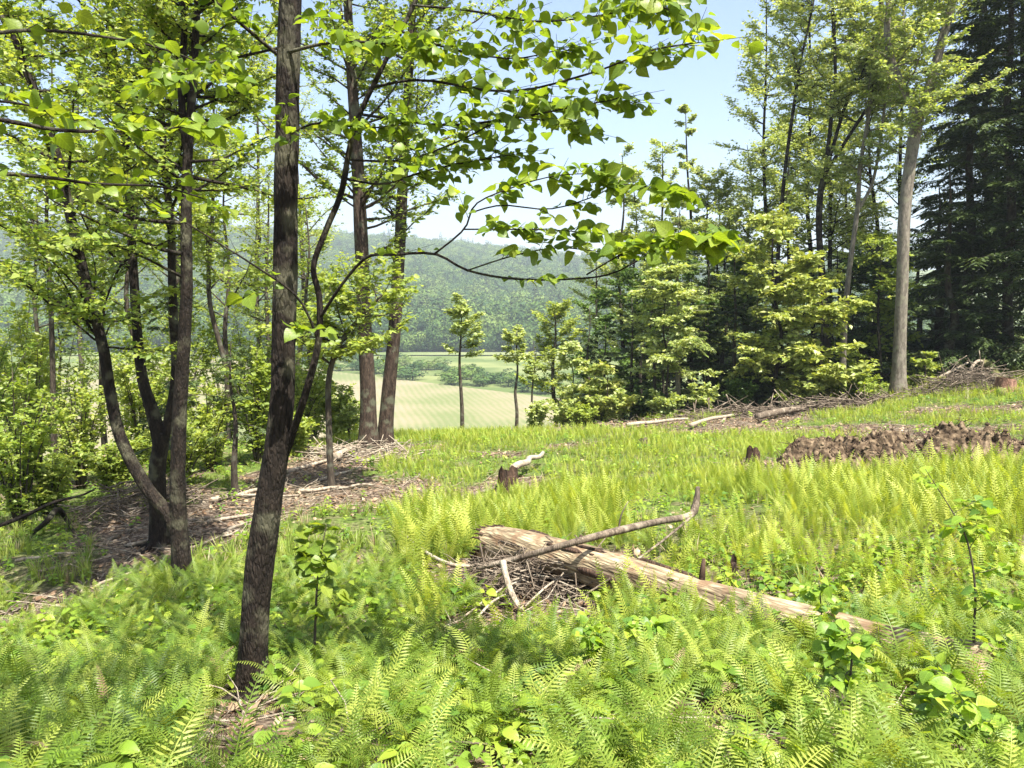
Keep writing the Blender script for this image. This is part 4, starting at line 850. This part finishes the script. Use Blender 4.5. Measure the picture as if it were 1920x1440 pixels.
# fern carpet: foreground filler, the mid slope, and the bright clearing
x, y = field_pts(14000, 1.6, 8.0, .6); b = bare(x, y); d = fbm(x * 1.1, y * 1.1); k = (rng.random(len(x)) > b * 1.15) & (d > -.26 + .12 * rng.random(len(x))) & ~keepout(x, y) & ((x < 1.5) | (y < 5.5)) & (np.hypot(x - A_T[0, 0], y - A_T[0, 1]) > .2)
scatter('fern_carpet', FR + FRD, x[k], y[k], .22, .42, .3)
x, y = field_pts(82000, 4.6, 27, .6, .7); b = bare(x, y); d = fbm(x * .5 + 9, y * .5); k = (rng.random(len(x)) > b * 1.2) & ((x > -.6 - .2 * (y - 5)) | (y > 15)) & (x > -4.5) & (d > -.2 + .12 * rng.random(len(x))) & ~keepout(x, y)
scatter('bright_ferns', FRB, x[k], y[k], .24, .5, .2)
x, y = field_pts(34000, 5.5, 30, .6, .8); b = bare(x, y); d = fbm(x * .6 + 3, y * .6 + 8); k = (rng.random(len(x)) > b * 1.25) & (d > -.08) & ((y > 8) | (rng.random(len(x)) < .25)) & ~keepout(x, y)
scatter('grass', GR, x[k], y[k], .12, .34, .15)
x, y = field_pts(8500, 2.2, 26, .6, .8); b = bare(x, y); k = (rng.random(len(x)) > b * .9)
scatter('seedlings', HB, x[k], y[k], .08, .22, .2)
x, y = field_pts(2300, 2.2, 7, .4); k = bare(x, y) < .5 + rng.random(len(x)) * .5
scatter('broadleaf_seedlings', HB, x[k], y[k], .12, .26, .25)
x, y = field_pts(76000, 1.5, 26, .4, .7); b = bare(x, y); k = (rng.random(len(x)) < .06 + b * 1.0)
scatter('leaf_litter', LT, x[k], y[k], .05, .1, dz=.012, flat=True)
x, y = field_pts(20000, 1.5, 27, .4, .8); b = bare(x, y); k = rng.random(len(x)) < .02 + b
scatter('twig_litter', TWM, x[k], y[k], .15, .7, .12, dz=.015)

# ------------------------------------------------------------------ dead wood
def stick(name, label, P, r, mat, group=None, cat='branch', n=14, rough=.12, sides=8, extra=()):
    P, r = resample(P, r, n); b = P[0].copy(); root = thing(name, label, cat, b, group)
    V, Fc = tube(P, r, sides, rough, seed=rng.random() * 40); part('stem', V, Fc, mat, root)
    for q, rq in extra:
        Q, rr = resample(q, rq, 8); V, Fc = tube(Q, rr, 6, rough); part('side_branch', V, Fc, mat, root)
    return root
# pale log: hollow broken end at the far left, half buried in ferns at the near right
def log():
    a, c = LOG_A.copy(), LOG_B.copy(); a[2] += .17; c[2] += .035
    n = 60; t = np.linspace(0, 1, n)[:, None]; P = a * (1 - t) + c * t; P[:, 2] += .03 * np.sin(t[:, 0] * 7); r = np.linspace(.18, .125, n) * (1 + .05 * np.sin(np.linspace(0, 20, n)))
    root = thing('fallen_log', 'long pale weathered fallen log with a broken hollow end, sunk among the ferns', 'log', (a[0], a[1], gz(a[0], a[1])))
    V, Fc = tube(P, r, 26, .16, cap=False, seed=3, freq=5)
    s = 26; ax = nrm(P[0] - P[1]); V[:s] += ax * (rng.uniform(-.06, .2, s) + .12 * np.sin(np.arange(s) / s * 6.28))[:, None]
    part('log_wood', V, Fc, M['log'], root)
    Pi = P[:9] - ax * .02; Vi, Fi = tube(Pi, r[:9] * np.linspace(.86, .3, 9), 20, .2, cap=True, seed=5); part('hollow', Vi, Fi[:, ::-1], M['rot'], root)
    rim = []
    for i in range(26): # torn splinters round the broken end
        q = V[i]; L = rng.uniform(.05, .16); rim.append(tube(np.array([q - ax * .05, q + ax * L * .6, q + ax * L + rng.normal(0, .015, 3)]), [.014, .009, .002], 4))
    v, f, _ = join(rim); part('splinters', v, f, M['rot'], root, kind='stuff')
    for u, sc in ((.2, 1.0), (.235, .7), (.255, 1.1), (.33, .8), (.5, .8)): # dark slots in the top of the log
        i = int(u * n); p = P[i] + np.array([-.05, -.08, 0]); p[2] = P[i][2] + r[i] * .86; d = nrm(P[i + 1] - P[i])
        Q = np.array([p - d * .05 * sc, p - d * .02 * sc, p + d * .02 * sc, p + d * .05 * sc]); v, f = tube(Q, [.004, .017 * sc, .016 * sc, .003], 6); part('slot', v, f, M['rot'], root)
    for q in range(9): # strips of bark still clinging along the upper edge and flank
        u = rng.uniform(.02, .42); i0 = int(u * n); m = int(rng.integers(4, 10)); idx = np.clip(np.arange(i0, i0 + m), 0, n - 1); ang = rng.choice([1.9, 1.2, 2.6, -.1]) + rng.normal(0, .2)
        side = nrm(np.cross(c - a, [0, 0, 1.0])); S_ = P[idx] + (side * math.cos(ang) + np.array([0, 0, 1.0]) * math.sin(ang)) * (r[idx] * 1.0)[:, None]
        v, f = tube(S_, np.r_[.006, np.full(m - 2, rng.uniform(.018, .032)), .005] if m > 2 else np.full(m, .01), 6, .5, seed=q); part('bark_strip', v, f, M['rot'], root)
    for u, hh in ((.55, .16), (.28, .08)):
        i = int(u * n); p = P[i]; Q = np.array([p, p + [0.02, .03, r[i] + hh * .5], p + [.03, .04, r[i] + hh]]); v, f = tube(Q, [.03, .022, .012], 7, .2); part('branch_stub', v, f, M['rot'], root)
M['log'] = bark_mat('weathered_log', (.06, .04, .025), (.5, .4, .25), (.17, .11, .065), 16, .14, 1.0, turn=-math.atan2(LOG_B[1] - LOG_A[1], LOG_B[0] - LOG_A[0]))
log()
stick('fallen_branch', 'long crooked dark branch lying across the pale log, its end turned up', np.array([at(895,1066,6.7), at(960,1050,6.5), at(1080,1016,6.3), at(1180,990,6.6), at(1240,977,7.15), at(1290,968,7.45), at(1304,950,7.55), at(1309,912,7.6)]), [.018, .026, .03, .034, .032, .036, .04, .018], M['dead_dark'], n=40,
      extra=[(np.array([at(1300,966,7.45), at(1250,1008,6.9), at(1180,1060,6.2), at(1110,1107,5.95), pg(1065,1142) + [0, 0, .04]]), [.014, .012, .01, .008, .006]), (np.array([at(1160,994,6.8), at(1165,965,6.8), at(1178,940,6.8)]), [.01, .007, .003])])
stick('birch_stick', 'short upright pale birch stick leaning on the heap beside the hollow log end', np.array([at(943,1052,6.35), at(950,1085,6.25), at(962,1118,6.15), pg(978,1152) + [0, 0, .03]]), [.03, .028, .026, .022], M['birch'] if 'birch' in M else M['dead_wood'], cat='stick')
stick('fallen_branch', 'thin pale branch running from the ferns to the hollow end of the log', np.array([pg(752,1032) + [0, 0, .22], pg(800,1062) + [0, 0, .14], pg(858,1080) + [0, 0, .1], pg(925,1075) + [0, 0, .1]]), [.012, .02, .018, .012], M['dead_wood'])
for q, (a, b_) in enumerate([((965,1090),(1085,1132)), ((990,1085),(1100,1100)), ((880,1190),(960,1135)), ((1000,1060),(1075,1125)), ((870,1170),(1000,1105)), ((1030,1060),(1120,1085)), ((985,1150),(1075,1100)), ((905,1098),(1010,1090))]):
    pa, pb = pg(*a) + [0, 0, .06], pg(*b_) + [0, 0, .12]; stick('fallen_stick', 'thin stick in the heap of sticks beside the pale log', np.array([pa, (pa + pb) / 2 + [0, 0, .05], pb]), [.008, .01, .005], [M['dead_wood'], M['dead_dark']][q % 2], 'sticks heaped beside the log', 'stick')
def twig_heap(name, label, cpx, cpy, rx, ry, h, n, ln, mat, cat='brush pile', rad=.006):
    c = pg(cpx, cpy); root = thing(name, label, cat, c); parts = []
    for i in range(n):
        a = rng.random() * 6.283; q = math.sqrt(rng.random()); x_, y_ = c[0] + math.cos(a) * q * rx, c[1] + math.sin(a) * q * ry; z_ = gz(x_, y_) + rng.random() * h * (1 - q * q)
        d = nrm(np.array([rng.normal(0, 1), rng.normal(0, .8), rng.normal(0, .25)])); L = ln * rng.uniform(.3, 1); p0 = np.array([x_, y_, z_ + .02]); B = np.array([p0 - d * L / 2, p0 + rng.normal(0, .04 * L, 3), p0 + d * L / 2]); B[:, 2] = np.maximum(B[:, 2], ground_z(B[:, 0], B[:, 1]) + .01)
        parts.append(tube(B, np.array([1, .8, .4]) * rad * rng.uniform(.5, 1.5), 4))
    V, Fc, _ = join(parts); part('twigs', V, Fc, mat, root, kind='stuff'); return root
twig_heap('brush_pile', 'tangled heap of fine dead twigs in the hollow beside the pale log', 1030, 1098, .85, .55, .3, 560, .75, M['dead_dark'])
twig_heap('brush_pile', 'grey tangle of dead branches before the dark hemlocks right of the forked trunk', 1815, 730, 1.5, 1.0, .7, 360, 1.8, M['dead_dark'], rad=.011)
twig_heap('brush_pile', 'low windrow of grey slash along the foot of the pale maple', 1470, 778, 3.6, .9, .4, 520, 1.7, M['dead_dark'], rad=.016)
twig_heap('brush_pile', 'scatter of dead slash around the feet of the two straight trunks', 670, 855, 1.3, 1.2, .25, 160, 1.3, M['dead_wood'], rad=.012)
twig_heap('brush_pile', 'heap of thin dead branches at the foot of the forking dark stems', 270, 955, 1.1, .8, .5, 240, 1.1, M['dead_dark'], rad=.008)
def ground_stick(a, b_, w, lab, mat, grp=None, lift=.05, bow=.05, cat='branch', name='fallen_branch'):
    pa, pb = pg(*a), pg(*b_); n = 6; t = np.linspace(0, 1, n)[:, None]; P = pa * (1 - t) + pb * t; P[:, 2] = np.maximum(ground_z(P[:, 0], P[:, 1]) + lift, P[:, 2]); P[1:-1] += rng.normal(0, bow * .5, (n - 2, 3)) * [1, 1, .5]
    r = w / 2 / F * pa[1]; return stick(name, lab, P, np.linspace(r, r * .5, n), mat, grp, cat)
for a, b_, w in [((380,950),(520,915),12),((390,985),(520,962),8),((240,1030),(330,1010),8),((560,925),(700,915),8),((30,1060),(140,1045),7),((60,1085),(210,1050),6),((420,1010),(470,985),9),((540,890),(640,862),9),((350,1035),(450,1000),7),((600,905),(680,880),7),((180,1110),(300,1060),6),((440,935),(560,935),6)]:
    ground_stick(a, b_, w, 'weathered stick lying on the brown mulch strip at left', M['dead_wood'], 'sticks on the mulch strip', cat='stick', name='fallen_stick')
ground_stick((630,868), (728,828), 16, 'grey fallen pole lying against the feet of the two straight trunks', M['dead_wood'], lift=.12)
stick('dead_branch', 'dark bare branch slanting in from the left edge above the grass', np.array([at(-40,1000,10), at(40,970,10.2), at(100,942,10.3), at(155,928,10.4), at(180,915,10.5)]), [.03, .028, .022, .016, .008], M['bark_dark'])
stick('leaning_stub', 'short dark broken branch propped in the grass under the slanting dark branch', np.array([pg(60,1000), at(85,980,10.3), at(108,955,10.6), at(125,975,10.8), pg(140,1000)]), [.03, .035, .045, .03, .02], M['bark_dark'], cat='stub')
# right edge logs
ground_stick((1175,806), (1290,793), 9, 'straight pale log lying along the foot of the forest below the cedar', M['dead_wood'], lift=.12, cat='log', name='fallen_log')
ground_stick((1295,806), (1430,772), 9, 'grey weathered log slanting up the bank below the dark hemlock', M['dead_wood'], lift=.12, cat='log', name='fallen_log')
ground_stick((1420,795), (1600,748), 15, 'long brownish log half hidden in slash below the pale maple', M['dead_dark'], lift=.2, cat='log', name='fallen_log')
stick('dead_branch', 'pale forked stick poking up from the slash below the dark hemlock', np.array([pg(1352,792), at(1368,775,24), at(1381,758,24)]), [.04, .035, .02], M['dead_wood'], cat='stick', extra=[(np.array([at(1358,784,24), at(1372,790,23.8)]), [.03, .02])])
stick('dead_branch', 'short white stick slanting in the slash below the pale maple', np.array([at(1473,748,25), at(1492,768,24.6)]), [.03, .03], M['dead_wood'], cat='stick')
stick('leaning_pole', 'long bare pole slanting up over the brush before the dark hemlocks', np.array([pg(1690,748), at(1730,725,25), at(1780,698,25.3), at(1815,680,25.5)]), [.07, .06, .05, .03], M['dead_wood'], cat='pole')
stick('bent_sapling', 'dead sapling bent over into an arch by the mossy stump', np.array([pg(1812,748), at(1816,715,24.3), at(1822,690,24.4), at(1834,677,24.5), at(1846,680,24.6)]), [.055, .05, .05, .05, .045], M['dead_wood'], cat='sapling', n=20)
M['moss'] = bark_mat('mossy_wood', (.06, .06, .02), (.16, .15, .06), None, 14, 1, .8)
M['redwood'] = bark_mat('red_rotten_wood', (.09, .045, .03), (.3, .17, .12), None, 14, .3, .9)
def stump(label, px, py, Y, wpx, hpx, mat, jag=.25, roots=6, lean=(0, 0), top=None):
    f = foot(px, Y, -.06) if py is None else pg(px, py) - [0, 0, .06]; Y = f[1]; w = wpx / 2 / F * Y; h = hpx / F * Y + .06; root = thing('stump', label, 'stump', f)
    n = 8; t = np.linspace(0, 1, n); P = f + np.c_[lean[0] * t * h, lean[1] * t * h, t * h]; r = w * (1.35 - .45 * t ** .5); s = 22; V, Fc = tube(P, r, s, .25, cap=False, seed=rng.random() * 30, freq=3)
    V[-s:, 2] += h * jag * .6 * (rng.random(s) - .3) + h * jag * .5 * np.sin(np.arange(s) / s * 6.28 + rng.random() * 6); part('stump_wood', V, Fc, mat, root)
    Pi = P[-3:]; Vi, Fi = tube(Pi - [0, 0, .06 * h], w * np.array([.2, .8, .9]), 16, .2); part('hollow', Vi, Fi, M['rot'] if top is None else top, root)
    for i in range(roots):
        a = i * 6.283 / roots + rng.normal(0, .25); d = np.array([math.cos(a), math.sin(a), 0]); q0 = f + d * w * .8 + [0, 0, h * .3]; q1 = f + d * w * 1.6; q2 = f + d * w * 2.5
        for q in (q1, q2): q[2] = gz(q[0], q[1]) + .01
        v, g = tube(*resample(np.array([q0, q1, q2]), [w * .3, w * .22, w * .08], 8), 7, .15); part('root', v, g, mat, root)
    return root
stump('dark rotten stump with a torn top in the middle of the clearing', 952, 925, None, 38, 40, M['rot'], .5)
ground_stick((962,905), (1018,872), 16, 'pale splintered slab leaning up behind the dark rotten stump', M['dead_wood'], lift=.25, cat='branch')
ground_stick((862,945), (935,915), 12, 'grey dead root lying left of the dark rotten stump', M['dead_dark'], lift=.08, cat='branch')
stump('reddish sawn stump below the dark hemlocks by the bent dead sapling', 1885, 735, None, 34, 26, M['redwood'], .12, top=M['redwood'])
stick('mossy_branch', 'thick mossy broken branch sloping from the arch of the bent dead sapling', np.array([at(1838,681,24.6), at(1852,684,24.7), at(1866,700,24.8), pg(1880,742)]), [.12, .15, .15, .12], M['moss'], n=18)
stump('tiny dark stump in the bright ferns just behind the pale log', 1374, 1098, None, 13, 50, M['rot'], .3, roots=3)
stump('small grey stump at the clearing rim below the forest log', 1205, 838, None, 20, 16, M['dead_dark'], .3, roots=4)
stump('small upturned root plate at the near end of the dirt mounds', 1412, 870, None, 26, 26, M['rot'], .4, roots=7)
# dirt mounds
def mound(label, x0, x1, py, hpx, dpx=1.0, peaks=5):
    a, b_ = pg(x0, py), pg(x1, py); L = np.linalg.norm(b_ - a); n, m = 90, 34
    n, m = 200, 70; u, v = np.meshgrid(np.linspace(0, 1, n), np.linspace(-1, 1, m), indexing='ij'); ax = (b_ - a)[:2] / L; nx = np.array([-ax[1], ax[0]])
    X = a[0] + ax[0] * u * L + nx[0] * v * dpx; Yv = a[1] + ax[1] * u * L + nx[1] * v * dpx
    H = hpx / F * a[1]; prof = np.clip(1 - v ** 2, 0, 1) ** .8 * np.clip(np.minimum(u, 1 - u) * 7, 0, 1) ** .7
    hgt = H * prof * (.55 + 1.1 * (fbm(u * peaks + x0, v * 1.3 + 3, 2) + .5)) + prof * (fbm(X * 2.6, Yv * 2.6, 2) * .3 + (np.abs(fbm(X * 6, Yv * 6, 2)) - .1) * .5 + fbm(X * 17, Yv * 17, 2) * .14)
    Z = ground_z(X, Yv) + np.maximum(hgt, -.02) - .03
    Vv = np.stack([X, Yv, Z], -1).reshape(-1, 3); i, j = np.meshgrid(np.arange(n - 1), np.arange(m - 1), indexing='ij'); i = i.ravel(); j = j.ravel(); q = np.c_[i * m + j, (i + 1) * m + j, (i + 1) * m + j + 1, i * m + j + 1]
    c = (a + b_) / 2; root = thing('dirt_mound', label, 'mound', (c[0], c[1], gz(c[0], c[1]))); part('soil', Vv, q, M['soil'], root)
    k = rng.integers(0, len(Vv), 420); cl = []
    for p in Vv[k]:
        s = rng.uniform(.015, .05); tp = np.array([(1, 0, 0), (-1, 0, 0), (0, 1, 0), (0, -1, 0), (0, 0, 1), (0, 0, -1)]) * s * rng.uniform(.6, 1.2, (6, 1)) + p + [0, 0, s * .3]
        cl.append((tp, np.array([(0, 2, 4), (2, 1, 4), (1, 3, 4), (3, 0, 4), (2, 0, 5), (1, 2, 5), (3, 1, 5), (0, 3, 5)])))
    v_, f_, _ = join(cl); part('clods', v_, f_, M['soil'], root, kind='stuff')
    rt = []
    for p in Vv[rng.integers(0, len(Vv), 170)]:
        d = nrm(rng.normal(0, 1, 3) + [0, 0, .6]); rt.append(tube(np.array([p, p + d * .1, p + d * .2 + rng.normal(0, .05, 3)]), [.008, .006, .002], 3))
    v_, f_, _ = join(rt); part('root_hairs', v_, f_, M['rot'], root, kind='stuff')
mound('long low mound of turned brown soil nearest the middle of the clearing', 1450, 1735, 880, 50, .85)
mound('higher heap of crumbly dark soil with torn roots at the right border', 1700, 2060, 874, 52, .85)

# ------------------------------------------------------------------ saplings in the foreground
def sapling(name, label, path, w, Y, mat, leaf, nb, bl, tw, per, twl, t0=.3, n_obj=120, up=.1, el=(.1, .7), bark='bark_twig'):
    return dec_tree(name, label, 'sapling', [(rooted(path, Y) if Y else path, w)], M[mat], M[bark], leaf=leaf, nb=nb, bl=bl, tw=tw, per=per, twl=twl, t0=t0, n_obj=n_obj, sides=7, up=up, el=el, twig_r=.0015, limb_parts=False, tilt=.45)
def grow_path(px, Y, pts): return rooted([(px, 1000)] + pts, Y)
def base_px(px, Y):
    f = foot(px, Y); return f
sapling('sapling', 'broad leaved sapling with a dark stem just right of the front trunk', [(593,1290),(590,1230),(592,1150),(596,1080),(605,1020),(612,985)], np.array([.010, .009, .008, .006, .004, .002]), 4.6, 'leaf_near', .1, 12, (.1, .24), 3, 3, .1, t0=.4)
sapling('sapling', 'thin tall sapling with yellow green leaves rising near the right border', [(1830,1290),(1826,1200),(1828,1100),(1812,1010),(1780,950),(1735,880)], np.array([.009, .008, .006, .005, .003, .0015]), 4.1, 'herb', .085, 12, (.1, .2), 3, 3, .1, t0=.1)
sapling('sapling', 'leafy seedling with a dark stem in the lower right ferns', [(1575,1420),(1590,1330),(1595,1260),(1600,1190)], np.array([.007, .006, .005, .002]), 3.1, 'herb', .075, 10, (.06, .14), 3, 3, .08, t0=.3)
sapling('sapling', 'seedling with hanging yellow leaves among the ferns below the pale log', [(1097,1320),(1098,1260),(1110,1210),(1130,1180)], np.array([.005, .004, .003, .0015]), 4.2, 'herb', .075, 8, (.08, .18), 3, 3, .08, t0=.4)
sapling('sapling', 'small bright seedling standing against the middle of the pale log', [(1545,1250),(1542,1180),(1538,1120),(1535,1090)], np.array([.006, .005, .004, .002]), 4.6, 'herb', .075, 8, (.08, .16), 3, 3, .08, t0=.3)
sapling('sapling', 'sprawling yellow leaved seedling at the lower right corner', [(1790,1440),(1800,1380),(1800,1330),(1790,1290)], np.array([.006, .005, .004, .002]), 2.9, 'herb', .085, 9, (.08, .2), 3, 3, .09, t0=.3)
sapling('sapling', 'seedling with light leaf whorls in the ferns right of the sticks', [(1195,1330),(1200,1260),(1205,1200),(1210,1165)], np.array([.005, .004, .003, .0015]), 4.3, 'herb', .09, 8, (.08, .15), 3, 3, .08, t0=.35)
hemlock('tiny dark spruce seedling in the bright ferns left of the pale log', 816, 8.6, 985, 16, tr=4, t0=.05, name='spruce_seedling', leaf=.09, dens=1.2)
